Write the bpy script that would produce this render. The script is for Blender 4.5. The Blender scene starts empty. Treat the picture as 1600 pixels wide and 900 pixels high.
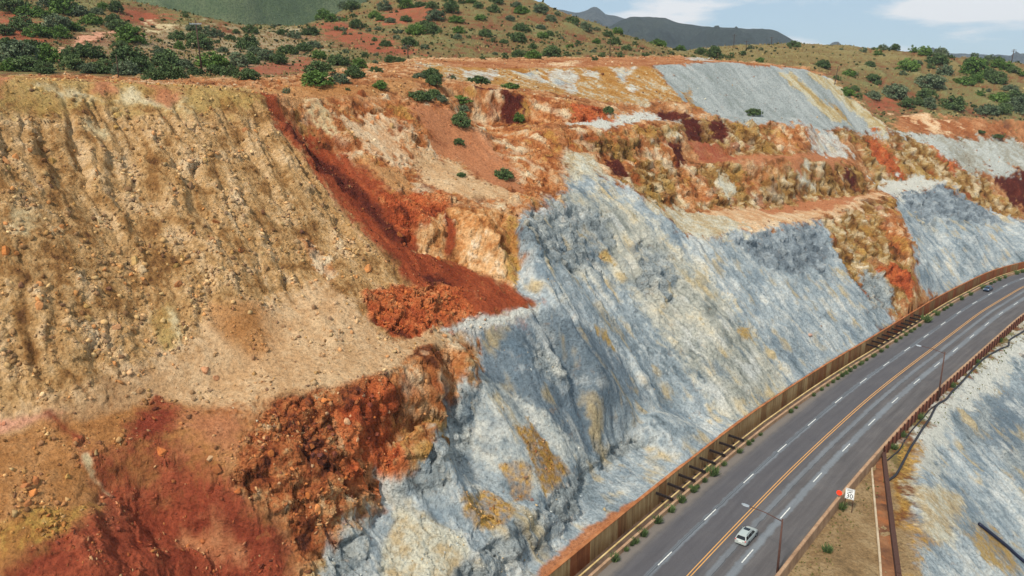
import bpy, bmesh, math, random
import numpy as np
from mathutils import Vector, Matrix
from mathutils.geometry import delaunay_2d_cdt

random.seed(7)
rng = np.random.default_rng(7)
C = bpy.context.scene.collection
scene = bpy.context.scene
R = math.radians

# ------------------------------------------------------------------ camera
CAM_H = 62.0                       # drone height above the road
FPX = 1229.0                       # focal length in pixels of a 1600 px wide frame
PITCH = math.atan(325 / FPX)
cam_d = bpy.data.cameras.new('camera')
cam = bpy.data.objects.new('camera', cam_d)
C.objects.link(cam)
cam.location = (0, 0, CAM_H)
cam.rotation_euler = (R(90) - PITCH, 0, 0)
cam_d.sensor_width = 36
cam_d.lens = 36 * FPX / 1600
cam_d.clip_start = 1
cam_d.clip_end = 20000
scene.camera = cam

# ------------------------------------------------------------------ sky and sun
SUN_EL, SUN_AZ = R(48), R(214)     # azimuth clockwise from +Y (left, a little behind the camera)
w = bpy.data.worlds.new('World')
scene.world = w
w.use_nodes = True
nt = w.node_tree
nt.nodes.clear()
def wn(t): return nt.nodes.new(t)
out = wn('ShaderNodeOutputWorld'); bg = wn('ShaderNodeBackground')
sky = wn('ShaderNodeTexSky')
sky.sky_type = 'NISHITA'; sky.sun_disc = False
sky.sun_elevation = SUN_EL; sky.sun_rotation = SUN_AZ
sky.altitude = 1500; sky.air_density = 1.0; sky.dust_density = 0.4; sky.ozone_density = 1.6
tc = wn('ShaderNodeTexCoord'); mp = wn('ShaderNodeMapping')
mp.inputs['Scale'].default_value = (1.3, 1.3, 6.0)
mp.inputs['Location'].default_value = (3.7, 1.3, 0.35)
n1 = wn('ShaderNodeTexNoise'); n1.inputs['Scale'].default_value = 3.2; n1.inputs['Detail'].default_value = 7; n1.inputs['Roughness'].default_value = 0.55
r1 = wn('ShaderNodeValToRGB'); r1.color_ramp.elements[0].position = 0.49; r1.color_ramp.elements[1].position = 0.58
mx = wn('ShaderNodeMixRGB'); mx.inputs[2].default_value = (7.8, 7.8, 7.8, 1)
ml = wn('ShaderNodeMath'); ml.operation = 'MULTIPLY'; ml.inputs[1].default_value = 0.96
ad = wn('ShaderNodeMath'); ad.operation = 'ADD'; ad.inputs[1].default_value = 0.02; ad.use_clamp = True
nt.links.new(tc.outputs['Generated'], mp.inputs[0]); nt.links.new(mp.outputs[0], n1.inputs['Vector'])
nt.links.new(n1.outputs[0], r1.inputs[0]); nt.links.new(r1.outputs[0], ml.inputs[0]); nt.links.new(ml.outputs[0], ad.inputs[0])
veil = wn('ShaderNodeMixRGB'); veil.inputs[0].default_value = 0.78; veil.inputs[2].default_value = (3.3, 4.8, 6.0, 1)   # thin high cloud over the whole sky
nt.links.new(sky.outputs[0], veil.inputs[1])
nt.links.new(ad.outputs[0], mx.inputs[0]); nt.links.new(veil.outputs[0], mx.inputs[1])
nt.links.new(mx.outputs[0], bg.inputs[0]); nt.links.new(bg.outputs[0], out.inputs[0])
bg.inputs[1].default_value = 0.112

sun_d = bpy.data.lights.new('sun', 'SUN')
sun_d.energy = 4.0; sun_d.angle = R(6); sun_d.color = (1.0, 0.94, 0.85)
sun = bpy.data.objects.new('sun', sun_d); C.objects.link(sun)
sv = Vector((math.sin(SUN_AZ) * math.cos(SUN_EL), math.cos(SUN_AZ) * math.cos(SUN_EL), math.sin(SUN_EL)))
sun.rotation_euler = sv.to_track_quat('Z', 'Y').to_euler()
scene.view_settings.view_transform = 'Standard'
scene.view_settings.look = 'None'
scene.view_settings.exposure = 0.18
scene.view_settings.gamma = 1.0

# ------------------------------------------------------------------ helpers
def lin(c):
    c = np.asarray(c, dtype=np.float32) / 255.0
    return np.where(c <= 0.04045, c / 12.92, ((c + 0.055) / 1.055) ** 2.4)

def tag(o, label=None, cat=None, group=None, kind=None):
    if label: o['label'] = label
    if cat: o['category'] = cat
    if group: o['group'] = group
    if kind: o['kind'] = kind
    return o

def link(name, mesh, mat=None, parent=None):
    o = bpy.data.objects.new(name, mesh)
    C.objects.link(o)
    if mat is not None and not mesh.materials: mesh.materials.append(mat)
    if parent is not None: o.parent = parent
    return o

def empty(name, loc, rz=0.0):
    o = bpy.data.objects.new(name, None)
    o.empty_display_size = 0.3
    C.objects.link(o); o.location = loc; o.rotation_euler = (0, 0, rz)
    return o

def copy_tree(o, parent=None):
    c = o.copy(); C.objects.link(c)
    if parent is not None: c.parent = parent
    for ch in list(o.children): copy_tree(ch, c)
    return c

class MB:
    """collects simple solids into one mesh"""
    def __init__(self): self.v = []; self.f = []
    def add(self, vs, fs):
        n = len(self.v); self.v += [tuple(p) for p in vs]; self.f += [tuple(i + n for i in q) for q in fs]; return self
    def hexa(self, p):          # 8 points: bottom ring 0-3, top ring 4-7
        return self.add(p, [(3, 2, 1, 0), (4, 5, 6, 7), (0, 1, 5, 4), (1, 2, 6, 5), (2, 3, 7, 6), (3, 0, 4, 7)])
    def box(self, x0, x1, y0, y1, z0, z1):
        return self.hexa([(x0, y0, z0), (x1, y0, z0), (x1, y1, z0), (x0, y1, z0), (x0, y0, z1), (x1, y0, z1), (x1, y1, z1), (x0, y1, z1)])
    def tube(self, pts, rad, n=8, cap=True):
        pts = [Vector(p) for p in pts]
        if not hasattr(rad, '__len__'): rad = [rad] * len(pts)
        vs = []; fs = []
        for i, p in enumerate(pts):
            d = (pts[min(i + 1, len(pts) - 1)] - pts[max(i - 1, 0)]).normalized()
            up = Vector((0, 0, 1)) if abs(d.z) < 0.9 else Vector((1, 0, 0))
            a = d.cross(up).normalized(); b = d.cross(a)
            for k in range(n):
                t = 2 * math.pi * k / n
                vs.append(p + (a * math.cos(t) + b * math.sin(t)) * rad[i])
        for i in range(len(pts) - 1):
            for k in range(n):
                fs.append((i * n + k, i * n + (k + 1) % n, (i + 1) * n + (k + 1) % n, (i + 1) * n + k))
        if cap:
            fs.append(tuple(range(n - 1, -1, -1))); fs.append(tuple((len(pts) - 1) * n + k for k in range(n)))
        return self.add(vs, fs)
    def bar(self, a, b, wd, ht):  # rectangular bar from a to b
        a = Vector(a); b = Vector(b); d = (b - a).normalized()
        s = d.cross(Vector((0, 0, 1)))
        s = s.normalized() * wd / 2 if s.length > 1e-4 else Vector((wd / 2, 0, 0))
        u = s.cross(d).normalized() * ht / 2
        return self.hexa([a - s - u, b - s - u, b + s - u, a + s - u, a - s + u, b - s + u, b + s + u, a + s + u])
    def build(self, name, mat=None, parent=None, smooth=False):
        m = bpy.data.meshes.new(name); m.from_pydata(self.v, [], self.f)
        bm = bmesh.new(); bm.from_mesh(m); bmesh.ops.recalc_face_normals(bm, faces=bm.faces); bm.to_mesh(m); bm.free()
        if smooth: m.polygons.foreach_set('use_smooth', [True] * len(m.polygons))
        return link(name, m, mat, parent)

# ------------------------------------------------------------------ noise
_perm = np.tile(rng.permutation(256).astype(np.int32), 3)
_g = rng.normal(size=(256, 3)).astype(np.float32); _g /= np.linalg.norm(_g, axis=1)[:, None]
def pn(x, y, z):
    xi = np.floor(x); yi = np.floor(y); zi = np.floor(z)
    xf = (x - xi).astype(np.float32); yf = (y - yi).astype(np.float32); zf = (z - zi).astype(np.float32)
    xi = xi.astype(np.int32) & 255; yi = yi.astype(np.int32) & 255; zi = zi.astype(np.int32) & 255
    u = xf * xf * xf * (xf * (xf * 6 - 15) + 10); v = yf * yf * yf * (yf * (yf * 6 - 15) + 10); q = zf * zf * zf * (zf * (zf * 6 - 15) + 10)
    res = 0
    for a in (0, 1):
        pa = _perm[xi + a]; wa = u if a else 1 - u
        for b in (0, 1):
            pb = _perm[pa + yi + b]; wb = wa * (v if b else 1 - v)
            for c in (0, 1):
                g = _g[_perm[pb + zi + c]]
                res = res + wb * (q if c else 1 - q) * (g[:, 0] * (xf - a) + g[:, 1] * (yf - b) + g[:, 2] * (zf - c))
    return res * 1.5
def fbm(P, scale, octs=4, gain=0.5, off=0.0, mode=0):
    s = 0; amp = 1.0; tot = 0; k = 1.0 / scale
    for i in range(octs):
        n = pn(P[0] * k + off + i * 17.3, P[1] * k + off * 1.7 + 5.1 * i, P[2] * k + 9.2 + off)
        if mode: n = np.abs(n) * 2
        s = s + n * amp; tot += amp; amp *= gain; k *= 2.03
    return s / tot

def facets(P, scale, seed):
    """angular blocks: every cell of broken rock has its own height, tilt and tone; joints are recessed"""
    x, y, z = (p / scale for p in P); xi, yi, zi = (np.floor(q).astype(np.int32) for q in (x, y, z))
    r_ = np.random.default_rng(seed); T = r_.random((1024, 3)).astype(np.float32); TL = r_.normal(size=(1024, 3)).astype(np.float32); TV = r_.random(1024).astype(np.float32)
    f1 = np.full(x.shape, 9, np.float32); f2 = f1.copy(); best = np.zeros(x.shape, np.int32); bx = np.zeros(x.shape + (3,), np.float32)
    for a in (-1, 0, 1):
        for b in (-1, 0, 1):
            for c in (-1, 0, 1):
                ii, jj, kk = xi + a, yi + b, zi + c
                hsh = ((ii * 73856093) ^ (jj * 19349663) ^ (kk * 83492791)) & 1023
                q = T[hsh]; dx = ii + q[:, 0] - x; dy = jj + q[:, 1] - y; dz = kk + q[:, 2] - z
                d = dx * dx + dy * dy + dz * dz
                m = d < f1; f2 = np.where(m, f1, np.minimum(f2, d)); f1 = np.where(m, d, f1); best = np.where(m, hsh, best)
                bx[m] = np.stack([-dx, -dy, -dz], 1)[m]
    tilt = (TL[best] * bx).sum(1); e = np.sqrt(f2) - np.sqrt(f1)
    return (TV[best] - .5) * .8 + tilt * .85 - .12 * np.exp(-(e / .07) ** 2), TV[best], e

# ------------------------------------------------------------------ photograph pixel -> place in the world
sP, cP = math.sin(PITCH), math.cos(PITCH)
def ray(px, py):
    u = (px - 800) / FPX; v = (py - 450) / FPX
    return u, cP - sP * v, -(sP + cP * v)
def at_z(px, py, z):
    dx, dy, dz = ray(px, py); t = (CAM_H - z) / (-dz); return (dx * t, dy * t, z)
def at_d(px, py, d):
    dx, dy, dz = ray(px, py); t = d / dy; return (dx * t, d, CAM_H + dz * t)

# ------------------------------------------------------------------ road centre line
_c = [(1079, 897), (1155, 817), (1233, 737), (1290, 683), (1349, 629.5), (1396, 591), (1466, 538), (1533, 487), (1600, 447)]
ctr = [np.array(at_z(x, y, 0)[:2]) for x, y in _c]
d0 = np.array((math.sin(R(38)), math.cos(R(38))))
pts = [ctr[0] - d0 * k for k in (150, 100, 60, 30, 15)] + ctr
hd = 48
p = pts[-1]
for ln, da in ((14, 4), (14, 5), (16, 6), (20, 6), (30, 6), (40, 5), (60, 0), (100, 0), (160, 0)):
    hd += da; p = p + np.array((math.sin(R(hd)), math.cos(R(hd)))) * ln; pts.append(p)
pts = np.array(pts)
def catmull(P, step=1.0):
    seg = np.r_[0, np.cumsum(np.hypot(*np.diff(P, axis=0).T))]
    s = np.arange(0, seg[-1], step)
    # smooth by resample + blur
    x = np.interp(s, seg, P[:, 0]); y = np.interp(s, seg, P[:, 1])
    k = np.hanning(31); k /= k.sum()
    def sm(a):
        e = np.r_[a[0] + (np.arange(-15, 0)) * (a[1] - a[0]), a, a[-1] + np.arange(1, 16) * (a[-1] - a[-2])]
        return np.convolve(e, k, 'valid')
    return np.stack([sm(x), sm(y)], 1)
CL = catmull(pts)
TG = np.gradient(CL, axis=0); TG /= np.hypot(TG[:, 0], TG[:, 1])[:, None]
LN = np.stack([-TG[:, 1], TG[:, 0]], 1)                # unit normal to the left (hill side)
SL = np.r_[0, np.cumsum(np.hypot(*np.diff(CL, axis=0).T))]
S0 = SL[np.argmin(np.hypot(*(CL - ctr[0]).T))]         # station where the road enters the frame
def road(s, o, z=0.0):
    x = np.interp(s, SL, CL[:, 0]) + o * np.interp(s, SL, LN[:, 0])
    y = np.interp(s, SL, CL[:, 1]) + o * np.interp(s, SL, LN[:, 1])
    return (float(x), float(y), z)
def shift(s):
    """the channel narrows towards the far bend"""
    return np.interp(np.asarray(s) - S0, [50, 105, 160], [0, -1.15, -1.35])
def road_coord(X, Y):
    """signed offset and station of points"""
    X = np.asarray(X, dtype=np.float32).ravel(); Y = np.asarray(Y, dtype=np.float32).ravel()
    best = np.full(X.shape, 1e9, np.float32); off = np.zeros_like(best); st = np.zeros_like(best)
    idx = np.arange(0, len(CL) - 4, 4)
    for i in idx:
        a = CL[i]; b = CL[i + 4]; e = b - a; L2 = e @ e
        t = np.clip(((X - a[0]) * e[0] + (Y - a[1]) * e[1]) / L2, 0, 1)
        rx = X - (a[0] + t * e[0]); ry = Y - (a[1] + t * e[1])
        d = rx * rx + ry * ry; m = d < best
        best[m] = d[m]; sg = np.sign(e[0] * ry - e[1] * rx)
        off[m] = (sg * np.sqrt(d))[m]; st[m] = (SL[i] + t * (SL[i + 4] - SL[i]))[m]
    return off, st
# ------------------------------------------------------------------ terrain survey: break lines measured on the photograph
TP = []; TE = []
def addline(P, brk=True):
    n0 = len(TP)
    for i, q in enumerate(P):
        TP.append(tuple(float(c) for c in q))
        if brk and i: TE.append((n0 + i - 1, n0 + i))
def Z(*L): addline([at_z(*q) for q in L])
def D(*L): addline([at_d(*q) for q in L])
def Wd(*L, brk=False): addline(L, brk)
# road corridor and the line behind the retaining wall
ss = list(np.arange(S0 - 120, S0 + 300, 12))
addline([road(s, 13.15 + float(shift(s)), 1.9) for s in ss])
addline([road(s, -9.9, -1.1) for s in ss])
addline([road(s, 0, 0) for s in ss], False)
# grey bank above the wall
Z((700, 893, 7.6), (766, 843, 7.8), (816, 820, 7.6), (853, 787, 7.2), (893, 740, 6.8), (923, 707, 6.4), (960, 683, 6.0), (1000, 673, 5.4), (1045, 642, 4.8))
Z((800, 899, 3.0), (850, 852, 2.8), (893, 815, 2.9), (910, 767, 3.6), (935, 729, 3.8), (1000, 699, 3.6))
# foot of the orange spur
Z((450, 900, 12), (545, 830, 13), (590, 775, 13.5), (640, 722, 14.5), (690, 692, 16), (703, 640, 18.5), (748, 590, 21.5))
# rubble slope and red hollow below the lower bench
Z((430, 640, 26), (600, 600, 26), (690, 560, 26.3), (738, 540, 26.5))
Z((600, 700, 19.5)); Z((660, 640, 22.3)); Z((480, 700, 22.5)); Z((400, 730, 22)); Z((560, 690, 21.3)); Z((500, 770, 18)); Z((450, 800, 17))
Z((120, 760, 23)); Z((200, 800, 19)); Z((250, 825, 16.6)); Z((330, 870, 14)); Z((450, 880, 12.7))
Z((60, 860, 20.6)); Z((150, 895, 18.6)); Z((330, 800, 19)); Z((400, 785, 19.2)); Z((0, 900, 19.6))
Z((380, 640, 26.2)); Z((300, 680, 25.3)); Z((200, 690, 25.6)); Z((100, 720, 25.0)); Z((0, 760, 24.7))
Z((0, 1020, 14), (300, 1020, 9.5), (500, 1020, 7.5), (660, 1000, 5.2))
Z((600, 880, 9.2)); Z((660, 810, 11.5)); Z((720, 740, 11.5)); Z((560, 900, 9.5))
# lower bench
Z((-150, 700, 27.5), (0, 672, 27.5), (95, 655, 27.5), (160, 640, 27.5), (250, 615, 27.5), (330, 598, 27.5), (430, 605, 27.4), (520, 588, 27.4), (600, 560, 27.4), (690, 518, 27.5), (745, 503, 27.5), (800, 489, 27.8), (835, 480, 27.8))
Z((-150, 668, 29), (0, 648, 29), (120, 628, 29), (250, 592, 29), (400, 565, 29), (520, 545, 29), (600, 528, 28.6), (700, 500, 28.3), (780, 483, 28.5), (832, 474, 28.7))
Z((752, 512, 26.5), (752, 560, 22.5))
# left slope crest
D((-120, 126, 101), (0, 124, 110.5), (100, 127, 117.5), (200, 131.5, 123.5), (300, 136.5, 129.5), (385, 144, 134.5))
Wd((-62, 150, 61.5), (-30, 168, 61.8), (-95, 140, 62), (-120, 110, 63), (-150, 60, 60), (-110, 40, 22))
# red chute (a gully on the same plane as the left slope)
D((400, 149, 135)); Z((470, 235, 50.2), (560, 311, 43.0), (640, 387, 36.2), (720, 446, 31.2), (800, 478, 28.3))
# orange ground to the right of the chute
D((480, 155, 145), (520, 180, 145)); D((560, 230, 142)); D((600, 300, 131.5)); D((640, 300, 136)); D((700, 230, 160)); D((640, 180, 160)); D((700, 170, 172))
D((620, 130, 172)); D((560, 150, 158)); D((760, 260, 158)); D((800, 300, 146)); D((660, 265, 147))
Z((641, 391, 35.6), (690, 402, 34), (746, 422, 32), (800, 445, 30.2))
Z((666, 343, 40), (706, 326, 41), (766, 335, 40.5), (816, 331, 40.5))
# grey wall: upper edge
D((800, 402, 130), (808, 375, 133), (826, 335, 139), (845, 316, 147), (880, 300, 156), (893, 236, 175))
D((905, 232, 177), (966, 277, 172), (1012, 313, 170), (1050, 347, 168), (1078, 369, 168), (1166, 357, 183), (1216, 347, 195), (1279, 343, 206), (1310, 330, 216), (1340, 315, 228), (1393, 307, 244))
Z((885, 590, 16.2)); Z((840, 560, 19.5)); Z((960, 600, 14.5)); Z((815, 450, 29.3))
Z((870, 484, 27.2), (940, 560, 19.5), (1010, 640, 8.8))
# second bench
D((890, 290, 160), (966, 277, 176), (1014, 311, 178), (1066, 327, 188), (1156, 324, 202), (1216, 323, 213), (1266, 311, 225), (1340, 303, 242), (1365, 297, 250))
# bench 2b and the cliffs above
D((1066, 257, 201), (1150, 249, 212), (1250, 247, 226), (1330, 257, 248), (1362, 283, 255))
D((1072, 252, 205), (1110, 252, 210), (1150, 244, 217), (1255, 241, 232), (1300, 243, 250), (1332, 246, 258))
D((1076, 224, 211)); D((1120, 224, 217))
D((866, 203, 179), (920, 205, 186), (980, 200, 195), (1030, 192, 206), (1066, 187, 221), (1140, 184, 232), (1200, 183, 240), (1250, 183, 248), (1266, 192, 250))
D((866, 235, 174)); D((935, 240, 182)); D((1000, 250, 191))
D((746, 197, 186), (820, 194, 189), (880, 190, 190), (940, 189, 198), (1000, 183, 209))
D((690, 132, 186), (733, 134, 189), (800, 142, 193), (866, 157, 198), (935, 171, 203), (985, 180, 209))
D((850, 206, 178)); D((800, 232, 170)); D((850, 260, 164))
# dump above
D((640, 112, 196), (766, 132, 206), (850, 141, 210), (950, 160, 217), (1066, 157, 230), (1110, 180, 239), (1178, 190, 250), (1260, 197, 262), (1330, 203, 275), (1400, 207, 290))
D((640, 100, 215), (700, 104, 219), (800, 108, 229), (900, 106, 239), (1016, 103, 249), (1100, 98, 262), (1180, 99, 276), (1250, 108, 288), (1283, 117, 293), (1330, 152, 295), (1390, 203, 298))
D((650, 95, 250), (800, 91.5, 272), (950, 91.5, 287), (1066, 91.5, 302), (1200, 101, 312), (1270, 114, 318))
D((1300, 138, 322), (1345, 175, 318), (1400, 190, 320))
# right spur and recess
Z((1345, 400, 16.5)); D((1410, 345, 226), (1424, 390, 214), (1408, 404, 212), (1428, 440, 206), (1440, 458, 204))
D((1395, 301, 254), (1425, 296, 262), (1470, 287, 274), (1500, 302, 279), (1525, 317, 281), (1550, 335, 282), (1600, 350, 285))
D((1440, 345, 250)); D((1445, 400, 231)); D((1455, 440, 217)); D((1500, 375, 250)); D((1535, 370, 258))
D((1367, 290, 258), (1417, 282, 271), (1480, 283, 281), (1520, 300, 287), (1560, 328, 291), (1610, 340, 296))
D((1340, 208, 281), (1425, 216, 291), (1475, 240, 294), (1512, 267, 295), (1550, 269, 301), (1610, 258, 313))
D((1275, 198, 262), (1300, 243, 251))
D((1400, 207, 296), (1500, 215, 311), (1610, 226, 326))
D((1395, 180, 318), (1450, 176, 323), (1500, 182, 326), (1560, 186, 331), (1620, 190, 337))
# hills behind
D((500, 112, 225), (570, 100, 245), (640, 92, 265), (800, 90, 288), (950, 90, 302), (1060, 86, 332))
D((560, 60, 300)); D((640, 40, 330)); D((700, 0, 385)); D((700, -30, 425)); D((780, -15, 420)); D((700, 60, 300)); D((800, 50, 335)); D((900, 60, 345)); D((600, 30, 345)); D((500, 40, 320)); D((480, 62, 290))
D((530, 14, 385), (565, 0, 395), (600, -16, 410), (660, -32, 430))
D((790, -14, 410), (830, 0, 405), (880, 18, 402), (950, 45, 402), (1010, 68, 405), (1060, 80, 412))
D((200, 0, 300), (262, 27, 320), (330, 40, 330), (400, 44, 338), (460, 43, 345), (500, 33, 352), (530, 18, 375))
D((300, 112, 185)); D((400, 117, 180)); D((470, 112, 195)); D((300, 82, 240)); D((400, 75, 262)); D((250, 62, 262)); D((350, 95, 210)); D((430, 90, 235))
D((0, 108, 160)); D((90, 100, 175)); D((0, 62, 215)); D((100, 52, 232)); D((0, 5, 290)); D((100, 0, 305)); D((165, -3, 310)); D((-120, 90, 150)); D((-120, 0, 260)); D((0, -45, 335)); D((-200, -40, 300)); D((150, 48, 245)); D((180, 75, 225)); D((60, 82, 188))
D((1395, 176, 333), (1500, 182, 348), (1620, 190, 355)); D((1290, 138, 335)); D((1250, 106, 330)); D((1080, 93, 345))
D((1060, 82, 415), (1140, 71.5, 470), (1240, 67.5, 480), (1330, 72, 470), (1400, 77, 460), (1480, 86, 450), (1540, 92, 440), (1620, 101, 430))
D((1350, 110, 390)); D((1450, 130, 390)); D((1550, 140, 390)); D((1250, 85, 410))
D((120, 60, 365), (200, 62, 362), (262, 72, 368), (330, 78, 378), (400, 78, 386), (460, 75, 394), (505, 62, 402), (540, 45, 430)); D((262, 80, 480)); D((400, 70, 520)); D((530, 60, 520)); D((830, 60, 560)); D((1010, 92, 520)); D((1140, 92, 600)); D((1300, 98, 600)); D((1500, 118, 560)); D((1650, 130, 540))
D((100, 30, 480)); D((-100, 0, 420)); D((700, 20, 560))
Wd((-700, 300, 90), (-700, 760, 80), (0, 780, 50), (700, 780, 45), (800, 420, 40), (520, 330, 35), (-300, 150, 75), (-250, 20, 40), (450, 120, -10), (450, 20, -60), (-250, -30, 20))
# pit below the right side of the road
E_ = [(1640, 500, -1.3), (1600, 522, -1.3), (1560, 560, -1.4), (1512, 592, -1.5), (1470, 645, -1.6), (1437, 695, -1.6), (1442, 742, -1.6), (1450, 800, -1.7), (1440, 860, -1.8), (1425, 930, -1.8)]
Z(*E_)
for k in (30, 62):
    Wd(*[(at_z(*q)[0] + .72 * k, at_z(*q)[1] - .69 * k, -1.6 - .82 * k) for q in E_])
Wd(*[road(S0 - 120 + 15 * k, -14, -1.5) for k in range(7)]); Wd(*[(road(S0 - 120 + 15 * k, -60, -45)) for k in range(7)])

_seen = {}; _P2 = []; _map = []
for q in TP:
    key = (round(q[0] * 2), round(q[1] * 2))
    if key not in _seen: _seen[key] = len(_P2); _P2.append(q)
    _map.append(_seen[key])
_E2 = list({(min(_map[a], _map[b]), max(_map[a], _map[b])) for a, b in TE if _map[a] != _map[b]})
_r = delaunay_2d_cdt([Vector(q[:2]) for q in _P2], _E2, [], 0, 1e-4)
_V = np.array([tuple(q) for q in _r[0]]); _T = [f for f in _r[2] if len(f) == 3]
_ov = _r[3]; _zz = np.zeros(len(_V)); _PA = np.array(_P2)
_bad = []
for i in range(len(_V)):
    o = _ov[i]
    if len(o): _zz[i] = _PA[o[0], 2]
    else:
        d = np.hypot(_PA[:, 0] - _V[i, 0], _PA[:, 1] - _V[i, 1]); j = np.argsort(d)[:3]; wgt = 1 / (d[j] + .05); _zz[i] = (_PA[j, 2] * wgt).sum() / wgt.sum(); _bad.append(i)
print('TIN', len(_V), len(_T), 'crossings', [(round(float(_V[i][0])), round(float(_V[i][1]))) for i in _bad])

class Grid:
    def __init__(self, x0, x1, y0, y1, st):
        self.x0, self.y0, self.st = x0, y0, st
        nx = int((x1 - x0) / st) + 1; ny = int((y1 - y0) / st) + 1
        self.nx, self.ny = nx, ny
        G = np.full((ny, nx), np.nan, np.float32)
        for f in _T:
            a, b, c = (_V[i] for i in f); za, zb, zc = (_zz[i] for i in f)
            lx, hx = min(a[0], b[0], c[0]), max(a[0], b[0], c[0]); ly, hy = min(a[1], b[1], c[1]), max(a[1], b[1], c[1])
            i0 = max(int((lx - x0) / st), 0); i1 = min(int((hx - x0) / st) + 2, nx); j0 = max(int((ly - y0) / st), 0); j1 = min(int((hy - y0) / st) + 2, ny)
            if i1 <= i0 or j1 <= j0: continue
            den = (b[1] - c[1]) * (a[0] - c[0]) + (c[0] - b[0]) * (a[1] - c[1])
            if abs(den) < 1e-9: continue
            X, Y = np.meshgrid(x0 + np.arange(i0, i1) * st, y0 + np.arange(j0, j1) * st)
            l1 = ((b[1] - c[1]) * (X - c[0]) + (c[0] - b[0]) * (Y - c[1])) / den
            l2 = ((c[1] - a[1]) * (X - c[0]) + (a[0] - c[0]) * (Y - c[1])) / den
            l3 = 1 - l1 - l2
            m = (l1 > -1e-5) & (l2 > -1e-5) & (l3 > -1e-5)
            sub = G[j0:j1, i0:i1]; sub[m] = (l1 * za + l2 * zb + l3 * zc)[m]
        if np.isnan(G).any():
            for j in range(ny):
                r = G[j]; ok = ~np.isnan(r)
                if ok.any(): G[j] = np.interp(np.arange(nx), np.nonzero(ok)[0], r[ok])
                elif j: G[j] = G[j - 1]
            for j in range(ny - 2, -1, -1):
                if np.isnan(G[j]).any(): G[j] = G[j + 1]
        self.G = G
    def blur(self, r):
        k = np.exp(-0.5 * (np.arange(-3 * r, 3 * r + 1) / r) ** 2) if r >= 1 else np.array([r, 1, r]); k = (k / k.sum()).astype(np.float32)
        h = len(k) // 2; g = np.pad(self.G, h, mode='edge'); o = 0
        for i, wv in enumerate(k): o = o + wv * g[:, i:i + self.nx]
        g = o; o = 0
        for i, wv in enumerate(k): o = o + wv * g[i:i + self.ny]
        self.G = o.astype(np.float32); return self
    def __call__(self, X, Y, G=None):
        G = self.G if G is None else G
        fx = np.clip((X - self.x0) / self.st, 0, self.nx - 1.001); fy = np.clip((Y - self.y0) / self.st, 0, self.ny - 1.001)
        i = fx.astype(np.int32); j = fy.astype(np.int32); fx = fx - i; fy = fy - j
        return (G[j, i] * (1 - fx) + G[j, i + 1] * fx) * (1 - fy) + (G[j + 1, i] * (1 - fx) + G[j + 1, i + 1] * fx) * fy
NEAR = Grid(-190, 330, 20, 350, 0.4).blur(1.6)
FAR = Grid(-720, 820, -40, 790, 2.0).blur(1.5)
def H(X, Y):
    X = np.asarray(X, np.float32); Y = np.asarray(Y, np.float32)
    n = NEAR(X, Y); f = FAR(X, Y)
    e = np.minimum(np.minimum(X + 190, 330 - X), np.minimum(Y - 20, 350 - Y)); k = np.clip(e / 12, 0, 1)
    return n * k + f * (1 - k)
_td = np.concatenate([np.arange(38, 340, .25), np.arange(340, 760, 1.0)]).astype(np.float32)
def hit(px, py):
    """where the line of sight through a photograph pixel meets the ground"""
    dx, dy, dz = ray(px, py); t = _td / dy
    z = CAM_H + dz * t; h = H(dx * t, _td); b = np.nonzero(z < h)[0]
    if not len(b): return None
    i = b[0]
    if i == 0: tt = t[0]
    else:
        a0 = z[i - 1] - h[i - 1]; a1 = h[i] - z[i]; tt = t[i - 1] + (t[i] - t[i - 1]) * a0 / max(a0 + a1, 1e-6)
    return (float(dx * tt), float(dy * tt), float(CAM_H + dz * tt))
# ------------------------------------------------------------------ ground mesh: rows get wider with distance
NA, A0, A1 = 970, -0.785, 0.85
Y0, YN = 40.0, 330.0
_rows = [Y0]
while _rows[-1] < YN: _rows.append(_rows[-1] * 1.00192)
NS = len(_rows) - 1                     # last row of the pit; the hills start here
while _rows[-1] < 740: _rows.append(_rows[-1] * 1.0055)
ROW = np.array(_rows, np.float32); NR = len(ROW)
ANG = np.linspace(A0, A1, NA).astype(np.float32)
X = (ROW[:, None] * ANG[None]).astype(np.float32).ravel(); Y = np.repeat(ROW[:, None], NA, 1).ravel().astype(np.float32)
ZB = H(X, Y).astype(np.float32)
N = len(X)
print('ground points', N)
# smooth normals of the base surface
def gradH(X, Y, e=0.8):
    return (H(X + e, Y) - H(X - e, Y)) / (2 * e), (H(X, Y + e) - H(X, Y - e)) / (2 * e)
gx, gy = gradH(X, Y)
nl = np.sqrt(gx * gx + gy * gy + 1); NX, NY, NZ = -gx / nl, -gy / nl, 1 / nl
steep = np.sqrt(gx * gx + gy * gy)
OFF, STA = road_coord(X, Y)

P3 = (X, Y, ZB)
wA = fbm(P3, 6.0, 3, off=3.1); wB = fbm(P3, 6.0, 3, off=41.7)
wC = fbm(P3, 1.3, 2, off=11.0)
nA = fbm(P3, 16.0, 3, off=7.7)
nB = fbm(P3, 3.4, 4, off=23.3)
nC = fbm(P3, 0.8, 3, off=61.9, gain=.6)
fb1 = np.zeros(N, np.float32); fb2 = fb1.copy(); tone = np.full(N, .5, np.float32)
bil = fbm(P3, 4.2, 4, .55, off=71.0, mode=1)           # creased, blocky
bil2 = fbm(P3, 1.1, 2, .55, off=77.0, mode=1)
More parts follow.
